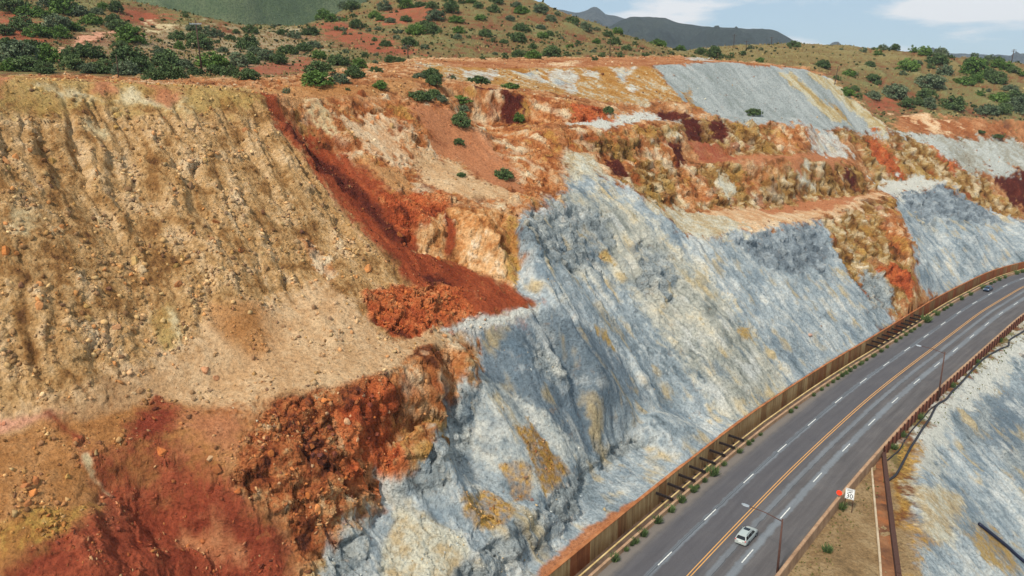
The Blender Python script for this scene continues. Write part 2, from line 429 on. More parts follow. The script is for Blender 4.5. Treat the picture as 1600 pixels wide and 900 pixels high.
# streaks that follow the fall line: A on the left slope, B on the grey slopes to the right
ca = X * .78 + Y * .62 + wA * 1.4 + nA * 2.4 + wC * .3; cb = -X * .62 + Y * .78
da = X * .53 + Y * .85 + wA * 1.6 + nA * 3.5 + wC * .3; db = -X * .85 + Y * .53
zero = np.zeros_like(X)
stA = fbm((ca / 1.5, cb / 13, zero), 1.0, 4, .6, off=5.0); stB = fbm((da / 1.6, db / 12, zero + 4), 1.0, 4, .62, off=9.0)
rlA = fbm((ca / 3.4, cb / 40, zero + 7), 1.0, 2, .5, off=15.0, mode=1); rlB = fbm((da / 3.0, db / 40, zero + 11), 1.0, 3, .5, off=19.0, mode=1)

# ------------------------------------------------------------------ geology: colour of the rock itself, mapped on the ground
# name: (colour stops sRGB dark..light, weight of broad, mid, fine noise, streak weight, streak kind, rough m, block m, rill m, stones)
PAL = {
 'pit': ([(110, 70, 40), (165, 105, 62), (190, 140, 95), (215, 180, 140)], .5, .9, .6, .2, 'A', .5, .6, .2, .3),
 'tan': ([(98, 64, 36), (150, 108, 62), (188, 148, 98), (210, 174, 128), (222, 194, 154)], .45, 1.0, .65, .75, 'A', .2, .2, .95, 1.0),
 'ochre': ([(146, 110, 54), (166, 130, 68), (184, 152, 92), (202, 176, 126)], .7, .6, .4, .35, 'A', .10, .05, .1, .25),
 'pale': ([(186, 160, 112), (208, 186, 142), (222, 206, 170)], .5, .6, .4, .3, 'A', .1, .1, .1, .2),
 'peachtan': ([(164, 120, 78), (196, 155, 111), (211, 176, 134), (224, 195, 155)], .6, .7, .55, .3, 'A', .16, .06, .22, .3),
 'pink': ([(196, 130, 100), (222, 162, 130), (232, 184, 152)], .5, .5, .4, .1, 'A', .04, .0, 0, .1),
 'brown': ([(132, 84, 44), (172, 118, 68), (190, 138, 88), (200, 158, 110)], .6, .7, .5, .1, 'A', .25, .12, .25, .5),
 'strip': ([(112, 92, 64), (146, 118, 82), (166, 140, 102), (178, 158, 126)], .6, .8, .6, .1, 'A', .12, .05, .1, .3),
 'red': ([(94, 42, 30), (132, 58, 38), (156, 76, 50), (180, 106, 72)], .7, .75, .5, .15, 'A', .3, .25, .35, .35),
 'mud': ([(154, 92, 58), (184, 120, 80), (202, 144, 104)], .5, .6, .5, .2, 'A', .12, .04, .1, .2),
 'gravel': ([(122, 82, 28), (158, 112, 48), (188, 146, 74), (204, 170, 108)], .5, .6, .9, .3, 'B', .15, .05, .05, .8),
 'rubble': ([(92, 50, 36), (154, 82, 46), (176, 106, 62), (190, 140, 92), (214, 186, 148)], .4, .8, 1.1, 0, 'A', .3, .85, 0, 1.6),
 'rust': ([(104, 48, 30), (170, 80, 44), (194, 104, 58), (204, 138, 88)], .5, .9, .8, .1, 'A', .14, 1.0, 0, .7),
 'orange': ([(96, 52, 30), (156, 90, 48), (186, 120, 70), (206, 154, 106), (224, 196, 156)], .4, .9, .8, .15, 'A', .16, .8, 0, .3),
 'olive': ([(84, 54, 30), (132, 92, 46), (168, 130, 76), (194, 168, 122), (216, 204, 178)], .4, .9, .85, .25, 'B', .14, 1.15, .1, .3),
 'olivedark': ([(60, 40, 26), (108, 74, 40), (148, 112, 62), (180, 148, 98)], .4, .9, .8, .1, 'B', .16, 1.15, 0, .3),
 'grey': ([(98, 110, 114), (138, 149, 153), (166, 175, 177), (194, 197, 192), (214, 208, 192)], .8, .85, .6, .7, 'B', .15, .2, .5, .12),
 'grey2': ([(100, 104, 98), (146, 148, 138), (182, 180, 166), (210, 202, 180), (190, 168, 126)], .55, .8, .6, .8, 'B', .16, .22, .55, .15),
 'blue': ([(82, 93, 101), (104, 117, 125), (126, 138, 145), (152, 160, 163)], .5, .6, .4, .6, 'B', .08, .1, .4, .08),
 'paleg': ([(158, 162, 158), (188, 190, 182), (208, 206, 194), (220, 212, 192)], .5, .6, .4, .7, 'B', .08, .05, .15, .15),
 'lump': ([(102, 109, 109), (136, 143, 143), (163, 168, 165), (192, 191, 180)], .3, .8, .8, .4, 'B', .25, .8, .5, .2),
 'bluecliff': ([(92, 102, 108), (122, 132, 138), (150, 159, 163), (176, 182, 182)], .3, .9, .8, .4, 'B', .18, .95, .3, 0),
 'tanwhite': ([(156, 122, 76), (190, 168, 130), (206, 200, 178), (190, 196, 192)], .5, .8, .6, .3, 'B', .25, .3, .1, .4),
 'peachw': ([(176, 118, 74), (206, 160, 116), (220, 190, 152), (226, 212, 186)], .5, .8, .5, .6, 'B', .12, .1, .25, .2),
 'peachrock': ([(150, 88, 44), (200, 138, 82), (222, 176, 124), (236, 212, 178)], .3, .8, .9, .1, 'B', .2, .8, 0, 0),
 'redsm': ([(136, 66, 44), (158, 84, 58), (178, 108, 78)], .5, .5, .3, .4, 'B', .06, .05, .1, .1),
 'chute': ([(96, 38, 22), (132, 58, 32), (154, 74, 42), (178, 104, 68)], .4, .5, .5, .8, 'A', .12, .1, .2, .35),
 'darkred': ([(52, 24, 20), (86, 36, 26), (116, 54, 36)], .4, .8, .6, .2, 'A', .3, .5, 0, .5),
 'white': ([(176, 172, 156), (202, 200, 188), (218, 214, 202)], .5, .6, .5, .1, 'B', .08, .05, 0, .5),
 'whiteg': ([(120, 92, 60), (160, 156, 140), (186, 188, 180), (202, 200, 188)], .6, .8, .5, .2, 'B', .2, .1, 0, .8),
 'dump': ([(120, 126, 116), (150, 156, 152), (172, 176, 172), (192, 194, 184)], .5, .35, .3, .85, 'B', .08, .05, .12, .15),
 'dumpoch': ([(142, 110, 60), (178, 152, 100), (200, 190, 160), (186, 192, 188)], .3, .4, .4, 1.0, 'B', .1, .05, .2, .3),
 'ochstreak': ([(136, 88, 34), (164, 112, 50), (180, 136, 78), (192, 184, 160), (188, 192, 186)], .4, .6, .6, .9, 'B', .2, .25, .2, .6),
 'obench': ([(118, 64, 36), (156, 94, 54), (182, 126, 84), (206, 164, 122)], .5, .7, .6, .6, 'B', .3, .3, .4, .3),
 'hill': ([(110, 56, 38), (126, 82, 54), (122, 106, 66), (122, 118, 74), (146, 136, 92)], .9, .8, .7, 0, 'A', .25, .1, 0, .0),
 'hillgrass': ([(112, 80, 50), (122, 102, 62), (136, 122, 78), (150, 136, 96)], .7, .7, .7, 0, 'A', .2, .05, 0, .0),
 'hillgrey': ([(132, 86, 62), (150, 118, 88), (158, 142, 108), (170, 158, 132)], .8, .8, .6, 0, 'A', .2, .1, 0, .0),
}
# (rock, outline in the photograph, edge softness m)
LAY = [
 ('hillgrass', [(1060, 84), (1140, 72), (1240, 68), (1330, 73), (1420, 82), (1600, 103), (1700, 112), (1700, 125), (1500, 112), (1400, 98), (1300, 108), (1200, 103), (1100, 92)], 8),
 ('hillgrey', [(150, 60), (220, 45), (330, 50), (480, 45), (480, 110), (400, 118), (280, 115), (230, 90), (160, 80)], 8),
 ('redsm', [(495, 38), (510, 60), (600, 85), (660, 85), (600, 62), (545, 40), (520, 30)], 3),
 ('redsm', [(180, 12), (270, 25), (240, 38), (190, 30)], 3),
 ('redsm', [(620, 12), (680, 12), (690, 30), (640, 36), (600, 40), (590, 28)], 3), ('redsm', [(480, 90), (500, 115), (380, 118), (300, 112), (380, 106)], 3),
 ('redsm', [(1350, 155), (1420, 150), (1420, 172), (1370, 175)], 4), ('redsm', [(0, 20), (40, 10), (60, 60), (20, 80), (0, 70)], 3),
 ('pink', [(70, 96), (78, 82), (118, 62), (150, 53), (180, 48), (165, 56), (125, 70), (98, 86), (90, 98)], 1),
 ('pale', [(222, 44), (245, 36), (262, 40), (240, 52)], 2),
 ('obench', [(1390, 178), (1500, 183), (1640, 192), (1640, 232), (1420, 208), (1392, 205)], 2),
 ('peachw', [(1390, 179), (1430, 177), (1500, 192), (1460, 190), (1420, 186)], 1), ('peachw', [(1440, 190), (1460, 188), (1480, 213), (1465, 213)], 1),
 ('pit', [(-400, 116), (0, 118), (400, 122), (480, 116), (560, 104), (640, 92), (1060, 88), (1260, 106), (1290, 117), (1395, 205), (1620, 228), (1620, 412), (1400, 505), (1100, 722), (850, 915), (700, 1100), (-400, 1100)], 2),
 ('tan', [(-400, 120), (0, 118), (400, 140), (480, 235), (560, 310), (640, 390), (720, 450), (700, 500), (600, 535), (520, 590), (420, 625), (330, 620), (250, 620), (100, 655), (-400, 700)], 1.2),
 ('ochre', [(-300, 118), (0, 118), (400, 140), (425, 172), (380, 180), (300, 172), (220, 182), (150, 170), (80, 180), (0, 170), (-300, 180)], 1.2),
 ('pale', [(45, 130), (90, 128), (130, 145), (158, 158), (130, 160), (90, 145)], .9), ('pale', [(172, 165), (185, 142), (205, 138), (235, 150), (270, 172), (240, 168)], .9), ('pale', [(268, 148), (285, 152), (300, 172), (280, 168)], .8),
 ('mud', [(140, 126), (180, 130), (160, 155), (145, 145)], 1), ('mud', [(215, 130), (280, 138), (260, 165), (240, 150)], 1), ('mud', [(-20, 120), (20, 122), (10, 150), (-20, 155)], 1),
 ('peachtan', [(-100, 680), (0, 640), (120, 615), (250, 560), (330, 505), (420, 470), (500, 440), (560, 470), (600, 530), (690, 515), (745, 500), (740, 540), (600, 592), (430, 625), (330, 640), (200, 660), (0, 690)], 1.4),
 ('brown', [(320, 470), (400, 480), (430, 530), (400, 560), (350, 540)], 1.5),
 ('orange', [(470, 370), (490, 375), (525, 430), (518, 440), (490, 410)], .8),
 ('ochre', [(238, 490), (262, 470), (285, 520), (262, 545), (245, 525)], .6), ('pale', [(256, 480), (275, 490), (283, 530), (270, 510)], .5),
 ('pale', [(30, 330), (60, 340), (40, 365), (20, 350)], 1), ('pale', [(138, 185), (165, 195), (170, 225), (140, 220)], 1),
 ('pink', [(-100, 668), (0, 656), (95, 646), (70, 658), (0, 678), (-100, 700)], .3),
 ('brown', [(-400, 690), (0, 678), (95, 655), (250, 622), (330, 640), (400, 680), (440, 900), (440, 1060), (-400, 1060)], .9),
 ('red', [(-50, 960), (0, 893), (60, 850), (130, 810), (165, 798), (130, 715), (200, 712), (300, 715), (370, 760), (420, 800), (450, 860), (460, 1060), (0, 1060)], 1.6),
 ('red', [(195, 662), (245, 622), (285, 640), (275, 690), (240, 705), (205, 690)], 1.6), ('red', [(70, 650), (90, 648), (125, 690), (110, 690)], .7),
 ('mud', [(292, 640), (370, 640), (392, 670), (372, 706), (300, 695)], 1.6), ('mud', [(280, 820), (340, 830), (380, 870), (330, 870), (270, 850)], .8),
 ('gravel', [(70, 790), (160, 795), (60, 850), (0, 885), (0, 830)], .6), ('pale', [(128, 712), (136, 712), (150, 745), (175, 775), (160, 765), (135, 735)], .3),
 ('rubble', [(430, 620), (600, 585), (640, 640), (650, 720), (570, 790), (520, 840), (460, 890), (440, 800), (368, 760), (385, 690)], .6),
 ('rust', [(510, 640), (600, 592), (660, 560), (700, 620), (640, 720), (580, 780), (545, 760), (540, 700)], .6),
 ('orange', [(612, 580), (650, 548), (730, 540), (746, 560), (742, 595), (705, 640), (690, 690), (640, 722), (608, 690), (615, 630)], .5),
 ('olive', [(690, 690), (700, 630), (742, 595), (746, 545), (728, 560), (722, 600), (690, 640), (670, 700), (610, 765), (570, 790), (545, 840), (480, 890), (470, 960), (530, 930), (600, 790), (650, 730)], .5),
 ('grey', [(480, 1000), (500, 895), (548, 838), (600, 782), (650, 730), (695, 692), (706, 640), (750, 590), (750, 545), (700, 512), (745, 497), (800, 487), (835, 478), (800, 445), (805, 400), (808, 350), (845, 315), (880, 300), (876, 276), (897, 244), (914, 252), (950, 277), (1010, 314), (1050, 347), (1090, 370), (1166, 357), (1279, 343), (1300, 350), (1340, 420), (1380, 470), (1390, 495), (1400, 512), (1100, 730), (850, 925), (800, 1000)], 1.0),
 ('grey2', [(880, 300), (960, 300), (1050, 370), (1180, 520), (1240, 610), (1150, 680), (1060, 560), (960, 440), (860, 420)], 2.5),
 ('blue', [(752, 513), (800, 500), (870, 490), (960, 540), (1010, 620), (960, 672), (930, 705), (880, 690), (800, 640), (752, 590)], .8),
 ('paleg', [(712, 600), (760, 590), (860, 650), (915, 705), (880, 740), (840, 785), (740, 720)], .6),
 ('gravel', [(780, 728), (800, 720), (835, 730), (830, 780), (805, 785)], .4), ('gravel', [(858, 700), (890, 735), (868, 755), (850, 725)], .4), ('gravel', [(725, 765), (760, 765), (815, 800), (795, 822), (740, 824), (718, 795)], .5), ('gravel', [(820, 650), (850, 690), (870, 740), (850, 720)], .4),
 ('gravel', [(810, 670), (835, 665), (880, 760), (850, 770)], .5),
 ('tanwhite', [(620, 790), (720, 840), (735, 885), (660, 960), (590, 960), (600, 850)], .6),
 ('lump', [(690, 920), (713, 887), (766, 840), (816, 817), (853, 784), (893, 737), (923, 704), (983, 674), (1026, 674), (1000, 700), (933, 729), (910, 767), (893, 815), (850, 852), (816, 870), (740, 940)], .5),
 ('lump', [(600, 760), (650, 735), (720, 600), (745, 600), (735, 700), (680, 780), (620, 790)], .6), ('lump', [(480, 960), (540, 830), (570, 830), (560, 960)], .5),
 ('mud', [(830, 920), (850, 880), (920, 825), (985, 783), (1005, 783), (940, 837), (850, 915)], .4),
 ('tanwhite', [(872, 238), (900, 226), (935, 245), (965, 280), (915, 275), (880, 290)], 2.2),
 ('lump', [(815, 345), (880, 312), (960, 340), (950, 400), (900, 420), (825, 400)], 1.2), ('lump', [(1000, 380), (1060, 410), (1050, 470), (985, 455)], 1.2), ('lump', [(830, 540), (870, 550), (880, 590), (840, 580)], .7),
 ('bluecliff', [(1140, 372), (1280, 350), (1298, 400), (1285, 425), (1230, 425), (1170, 405)], 1),
 ('ochre', [(928, 508), (950, 520), (958, 540), (935, 530)], .5), ('ochre', [(1150, 505), (1175, 520), (1180, 535), (1155, 525)], .6), ('ochre', [(940, 385), (956, 400), (958, 412), (940, 400)], .5),
 ('olive', [(1285, 346), (1310, 330), (1393, 307), (1420, 350), (1428, 390), (1410, 403), (1430, 445), (1446, 460), (1388, 490), (1360, 470), (1315, 410)], .8),
 ('orange', [(1378, 335), (1400, 322), (1420, 350), (1427, 390), (1405, 405), (1385, 375)], .7), ('rust', [(1365, 418), (1395, 412), (1432, 450), (1420, 468), (1390, 438)], .6), ('lump', [(1340, 425), (1375, 430), (1400, 465), (1385, 488), (1350, 460)], 1),
 ('peachw', [(1090, 368), (1066, 335), (1160, 325), (1230, 323), (1300, 312), (1360, 300), (1393, 305), (1310, 332), (1279, 344), (1166, 358)], .6),
 ('mud', [(1180, 325), (1260, 315), (1330, 303), (1360, 300), (1300, 325), (1210, 335)], .8),
 ('tanwhite', [(1008, 318), (1066, 328), (1160, 345), (1160, 360), (1090, 371), (1048, 347)], .8),
 ('olive', [(960, 275), (1000, 240), (1066, 257), (1330, 254), (1372, 290), (1350, 305), (1266, 312), (1216, 325), (1150, 325), (1066, 328), (1010, 315)], .7),
 ('orange', [(1060, 260), (1100, 275), (1120, 310), (1080, 325), (1050, 290)], .8), ('orange', [(1150, 258), (1220, 262), (1200, 290), (1160, 285)], .9), ('tanwhite', [(1120, 268), (1145, 272), (1150, 300), (1130, 305)], .6), ('tanwhite', [(1240, 262), (1270, 275), (1262, 295), (1245, 285)], .6), ('darkred', [(1318, 258), (1340, 275), (1336, 298), (1320, 290)], .6),
 ('mud', [(1060, 262), (1100, 250), (1150, 243), (1300, 242), (1335, 255), (1150, 249), (1066, 258)], .6),
 ('orange', [(868, 200), (1060, 190), (1068, 258), (1000, 252), (958, 276), (920, 240), (888, 232)], .7), ('olivedark', [(910, 210), (990, 215), (1010, 235), (960, 250), (925, 235)], .7), ('olive', [(1000, 200), (1060, 192), (1060, 225), (1015, 225)], .7), ('darkred', [(1045, 225), (1062, 220), (1075, 255), (1060, 262)], .5), ('darkred', [(940, 245), (965, 250), (985, 275), (960, 272)], .6),
 ('olive', [(1066, 187), (1263, 183), (1266, 241), (1150, 243), (1105, 225), (1072, 223), (1062, 200)], .6), ('darkred', [(1066, 188), (1100, 188), (1098, 223), (1073, 225)], .5), ('darkred', [(1107, 188), (1136, 188), (1128, 222), (1109, 220)], .5), ('orange', [(1215, 185), (1264, 184), (1266, 238), (1225, 241), (1205, 215)], .5), ('orange', [(1175, 187), (1210, 187), (1215, 200), (1185, 200)], .5),
 ('redsm', [(1076, 225), (1100, 222), (1128, 225), (1148, 247), (1110, 256)], .4),
 ('white', [(880, 193), (960, 176), (1066, 180), (1100, 187), (1000, 189), (940, 200)], .7), ('darkred', [(1025, 176), (1075, 178), (1090, 187), (1030, 188)], .5), ('mud', [(1130, 177), (1255, 178), (1262, 185), (1130, 186)], .6),
 ('orange', [(440, 148), (480, 150), (640, 160), (720, 140), (746, 197), (868, 200), (885, 300), (822, 330), (700, 315), (640, 330), (560, 280), (470, 220)], 1.2),
 ('mud', [(640, 165), (700, 168), (745, 205), (790, 250), (820, 300), (760, 290), (690, 240)], 1.5), ('peachtan', [(640, 230), (720, 260), (820, 320), (730, 310), (650, 280)], 1.5),
 ('pale', [(465, 153), (500, 160), (525, 195), (500, 195)], .8), ('peachw', [(535, 190), (575, 178), (615, 190), (640, 255), (600, 250), (560, 215)], 1.2), ('brown', [(560, 250), (620, 262), (650, 295), (600, 290)], 1), ('ochre', [(460, 170), (500, 200), (520, 215), (480, 215)], 1),
 ('brown', [(400, 140), (500, 132), (600, 130), (680, 110), (640, 145), (540, 150), (450, 155)], 1.2),
 ('orange', [(720, 132), (800, 141), (940, 168), (985, 180), (900, 192), (820, 196), (744, 198)], .6), ('darkred', [(790, 142), (818, 147), (800, 195), (785, 188)], .5), ('darkred', [(735, 134), (790, 141), (788, 146), (738, 140)], .4), ('rust', [(883, 160), (932, 167), (962, 188), (900, 191)], .5),
 ('chute', [(383, 143), (410, 145), (500, 215), (600, 290), (665, 330), (650, 370), (700, 402), (790, 440), (840, 475), (800, 492), (700, 505), (640, 440), (560, 352), (480, 252), (420, 182)], 1.3),
 ('darkred', [(450, 205), (530, 270), (585, 320), (640, 385), (620, 380), (540, 300)], 1.0), ('darkred', [(650, 420), (700, 440), (735, 470), (700, 470)], .6), ('rust', [(590, 300), (690, 300), (710, 325), (660, 345), (640, 385), (610, 340)], .8),
 ('rust', [(565, 455), (645, 445), (720, 450), (742, 490), (690, 502), (640, 527), (610, 527), (580, 502)], .5),
 ('peachrock', [(641, 392), (664, 343), (706, 324), (806, 333), (806, 402), (800, 446), (746, 422), (690, 402)], .4), ('chute', [(697, 330), (715, 345), (712, 402), (695, 395)], .4), ('gravel', [(790, 340), (808, 335), (806, 440), (790, 435)], .5),
 ('white', [(690, 513), (745, 496), (800, 486), (845, 479), (830, 493), (760, 512)], .4),
 ('grey', [(1393, 303), (1470, 287), (1530, 320), (1610, 350), (1610, 415), (1480, 462), (1448, 460), (1430, 420), (1426, 380)], .7),
 ('bluecliff', [(1390, 301), (1470, 287), (1530, 315), (1565, 342), (1540, 352), (1470, 342), (1420, 332)], 1), ('lump', [(1440, 340), (1470, 345), (1465, 362), (1445, 360)], .8),
 ('olive', [(1366, 292), (1340, 213), (1425, 215), (1520, 270), (1560, 300), (1610, 345), (1545, 330), (1470, 286), (1420, 284)], .8), ('rust', [(1350, 210), (1380, 220), (1422, 276), (1400, 281), (1362, 245)], .8), ('rust', [(1445, 222), (1470, 240), (1510, 266), (1485, 262)], .6), ('darkred', [(1550, 268), (1610, 258), (1610, 332), (1580, 322)], .8), ('ochre', [(1400, 262), (1450, 262), (1460, 275), (1420, 280)], 1),
 ('whiteg', [(1330, 205), (1420, 206), (1620, 226), (1620, 260), (1550, 270), (1512, 268), (1475, 240), (1425, 216)], .8),
 ('paleg', [(1260, 197), (1292, 200), (1334, 242), (1300, 245), (1270, 240)], .5), ('olivedark', [(1293, 200), (1335, 205), (1340, 220), (1310, 218)], .6),
 ('white', [(1362, 285), (1400, 276), (1480, 281), (1470, 288), (1393, 304)], .6),
 ('ochstreak', [(640, 98), (800, 106), (1018, 102), (1068, 157), (950, 161), (850, 142), (766, 132), (700, 125)], .8),
 ('paleg', [(850, 112), (895, 108), (905, 118), (895, 150), (880, 140)], .5), ('paleg', [(800, 110), (840, 112), (858, 130), (820, 122)], .5), ('paleg', [(955, 106), (990, 106), (975, 130)], .5), ('paleg', [(910, 108), (938, 108), (935, 122), (915, 118)], .5), ('paleg', [(980, 138), (995, 140), (992, 148)], .4), ('paleg', [(720, 110), (775, 110), (770, 125), (730, 122)], .8),
 ('obench', [(690, 97), (1060, 89), (1260, 107), (1250, 109), (1130, 99), (1016, 103), (800, 107), (700, 104)], 1.5), ('paleg', [(1075, 90), (1110, 90), (1105, 95), (1080, 95)], 1), ('peachw', [(850, 99), (910, 95), (905, 101), (870, 104)], 1),
 ('dump', [(1018, 102), (1130, 97), (1250, 108), (1287, 118), (1397, 208), (1260, 198), (1178, 191), (1110, 181), (1068, 157)], .5),
 ('dumpoch', [(1262, 116), (1292, 122), (1398, 207), (1375, 207)], .5), ('dumpoch', [(1215, 115), (1235, 112), (1335, 200), (1305, 190)], .5), ('ochre', [(1290, 155), (1300, 160), (1325, 187), (1318, 187)], .4), ('gravel', [(1066, 145), (1080, 140), (1095, 170), (1080, 168)], .4),
 # below the road on the right
 ('grey', [(1380, 1000), (1440, 690), (1500, 590), (1620, 515), (1760, 420), (1900, 1000)], .8),
 ('blue', [(1480, 650), (1560, 610), (1620, 600), (1620, 760), (1540, 700)], 3), ('lump', [(1500, 640), (1540, 620), (1560, 660), (1510, 700)], 1.5), ('lump', [(1560, 700), (1620, 690), (1620, 760), (1575, 740)], 2),
 ('paleg', [(1400, 700), (1500, 592), (1620, 515), (1640, 470), (1560, 540), (1420, 680)], .6), ('white', [(1430, 680), (1475, 620), (1540, 560), (1620, 520), (1560, 610), (1500, 630), (1470, 700), (1470, 740), (1420, 740)], 1.2),
 ('gravel', [(1395, 740), (1420, 690), (1445, 690), (1440, 720), (1410, 760), (1420, 800), (1480, 840), (1440, 860), (1450, 950), (1370, 950), (1385, 800)], .8),
 ('tanwhite', [(1420, 760), (1490, 760), (1510, 790), (1480, 850), (1440, 830)], 1), ('strip', [(1130, 930), (1350, 690), (1385, 695), (1400, 740), (1400, 960), (1130, 980)], .6),
 ('strip', [(1395, 820), (1425, 830), (1440, 900), (1400, 900)], .8), ('ochre', [(1500, 820), (1560, 835), (1600, 900), (1540, 880)], 2),
]
_cx = {}
def hitc(x, y):
    for k in range(0, 40, 3):
        h = hit(x, y + k)
        if h: return h
    return None
def outline(poly):
    o = []
    for i, (x0, y0) in enumerate(poly):
        x1, y1 = poly[(i + 1) % len(poly)]
        n = max(1, int(math.hypot(x1 - x0, y1 - y0) / 28))
        for k in range(n):
            h = hitc(x0 + (x1 - x0) * k / n, y0 + (y1 - y0) * k / n)
            if h: o.append(h[:2])
    return np.array(o, np.float32)
def inside(poly, px, py):
    """signed distance (positive inside)"""
    d = np.full(px.shape, 1e9, np.float32); ins = np.zeros(px.shape, bool)
    n = len(poly)
    for i in range(n):
        a = poly[i]; b = poly[(i + 1) % n]; e = b - a; L = float(e @ e)
        if L < 1e-9: continue
        t = np.clip(((px - a[0]) * e[0] + (py - a[1]) * e[1]) / L, 0, 1)
        d = np.minimum(d, (px - a[0] - t * e[0]) ** 2 + (py - a[1] - t * e[1]) ** 2)
        if a[1] != b[1]:
            c = ((a[1] > py) != (b[1] > py)) & (px < (b[0] - a[0]) * (py - a[1]) / (b[1] - a[1]) + a[0]); ins ^= c
    d = np.sqrt(d)
    return np.where(ins, d, -d)

_fz = np.nonzero((Y < 345) & (OFF > 11.5))[0]
_wp = (X[_fz] + wC[_fz] * .8, Y[_fz] + wA[_fz] * .8, ZB[_fz] * .75 + wB[_fz] * .6)
_far = np.clip(Y[_fz] / 150, .75, 1.6)
fb1[_fz], _t1, _e1 = facets(_wp, 4.4, 12); fb2[_fz], _t2, _e2 = facets(_wp, 1.5, 4); tone[_fz] = _t1 * .55 + _t2 * .45
def paint(name, idx):
    st, a, b, c, s, kind, rough, block, rill, stones = PAL[name]
    S = (stA if kind == 'A' else stB)[idx]
    t = .5 + .62 * (a * nA[idx] + b * nB[idx] + c * nC[idx] * .9 + s * S) + (tone[idx] - .5) * (.75 if block > .5 else .15)
    col = lin(st); n = len(st) - 1
    t = np.clip(t, 0, .9999) * n; i = t.astype(np.int32); f = (t - i)[:, None]
    f = f * f * (3 - 2 * f)
    return col[i] * (1 - f) + col[np.minimum(i + 1, n)] * f
COL = paint('hill', np.arange(N)).astype(np.float32)
def four(nm): q = PAL[nm]; return q[6:10] + ((1.0 if q[5] == 'B' else 0.0),)
PAR = np.tile(np.array(four('hill'), np.float32), (N, 1))
far_k = np.clip(Y / 140, .5, 2.2)
ZONE = np.zeros(N, np.int16); ZNAMES = ['hill']
for nm, poly, soft in LAY:
    W_ = outline(poly)
    if len(W_) < 3: continue
    lo = W_.min(0) - 6; hi = W_.max(0) + 6
    idx = np.nonzero((X > lo[0]) & (X < hi[0]) & (Y > lo[1]) & (Y < hi[1]))[0]
    k = min(1.0, soft / .8)
    amp = (1.1 * k * far_k)[idx]
    d = inside(W_, X[idx] + wA[idx] * amp * 2.2 + wC[idx] * amp * .7, Y[idx] + wB[idx] * amp * 2.2 - wC[idx] * amp * .7)
    brk = (nB[idx] * 1.5 + nC[idx] * 1.1) * soft * far_k[idx] * 1.3
    if PAL[nm][4] > .55: brk = brk + (stA if PAL[nm][5] == 'A' else stB)[idx] * soft * 2.2
    d = d + brk
    m = np.clip(.5 + d / (soft * 1.8), 0, 1); m = m * m * (3 - 2 * m)
    if nm in ('gravel', 'ochre', 'pale', 'redsm', 'paleg'): m = m * np.clip(.75 + nB[idx] * .9 + nC[idx] * .9, .15, 1)
    kp = m > 0
    idx = idx[kp]; m = m[kp][:, None]
    if not len(idx): continue
    COL[idx] = COL[idx] * (1 - m) + paint(nm, idx) * m
    PAR[idx] = PAR[idx] * (1 - m) + np.array(four(nm), np.float32) * m
    if nm not in ZNAMES: ZNAMES.append(nm)
    ZONE[idx[m[:, 0] > .5]] = ZNAMES.index(nm)

# sulphur stains and blue clay seams that bleed down the grey rock
_gz = np.nonzero(np.isin(ZONE, [ZNAMES.index(z) for z in ('grey', 'grey2', 'lump', 'paleg', 'blue') if z in ZNAMES]))[0]
_k = np.clip((stB[_gz] * .9 + wA[_gz] * 1.3 + nB[_gz] * .6 - .22) * 1.5, 0, .62)[:, None]; COL[_gz] = COL[_gz] * (1 - _k) + lin((192, 164, 106)) * _k
_k = np.clip((wB[_gz] * 1.5 - stB[_gz] * .7 + nB[_gz] * .5 - .25) * 1.3, 0, .6)[:, None]; COL[_gz] = COL[_gz] * (1 - _k) + lin((104, 122, 134)) * _k
_k = np.clip((-wA[_gz] * 1.4 + stB[_gz] * .8 + nC[_gz] * .3 - .25) * 1.5, 0, .7)[:, None]; COL[_gz] = COL[_gz] * (1 - _k) + lin((208, 208, 200)) * _k
_gz = np.nonzero(np.isin(ZONE, [ZNAMES.index(z) for z in ('olive', 'olivedark', 'orange') if z in ZNAMES]))[0]
for _f, _c, _m in ((wA[_gz] * 1.5 + nB[_gz] * .8 + (tone[_gz] - .5) * .5 - .22, (224, 204, 168), .7), (wB[_gz] * 1.5 - nB[_gz] * .6 + (tone[_gz] - .5) * .5 - .25, (152, 78, 42), .75), (-wA[_gz] * 1.3 + wB[_gz] * .5 + nC[_gz] * .4 - .25, (186, 146, 72), .6), (-wB[_gz] * 1.4 + nA[_gz] * .5 + nC[_gz] * .5 - .3, (112, 66, 46), .6)):
    _k = np.clip(_f * 1.8, 0, _m)[:, None]; COL[_gz] = COL[_gz] * (1 - _k) + lin(_c) * _k
# ------------------------------------------------------------------ relief
rough, block, rill, stones, isB = PAR.T
edge = np.clip((np.abs(OFF - 13.0 - shift(STA)) - .2) / 3.0, 0, 1) * np.clip((np.abs(OFF + 9.8) - .3) / 2.5, 0, 1)
stp = np.clip(steep / .7, .25, 1.3)
farm = np.where(Y > 330, .0, 1.0)
rl = rlA * (1 - isB) + rlB * isB
crumb = np.clip((nB + .12) * 2.2, 0, 1)                         # patches of coarse debris among smooth mud
_zz2 = (ZB + wA * 1.1 + .07 * X - .05 * Y) / 2.3; _fr = _zz2 - np.floor(_zz2); led = np.minimum(_fr * 3.2, 1) - _fr - .34      # broken ledges
DISP = (rough * (nC * .55 + nB * .9) * (.35 + .65 * crumb) + block * .10 * (bil - .45) * stp + block * .55 * stp * led + block * (fb1 * .6 * stp + fb2 * .42) + rill * (rl - .42) * 2.1 * np.clip(.55 + 2.0 * nA + .8 * nB, .05, 1.8) * np.clip(steep / .5, .15, 1)
        + .22 * crumb * np.clip(stones, 0, 1) * fb2 + .12 * crumb * np.clip(stones, 0, 1) * (bil2 - .4) * 2)
DISP = DISP + np.where(Y < 330, 1.0, 0) * isB * np.clip(rill * 1.2, 0, .6) * .22 * stB
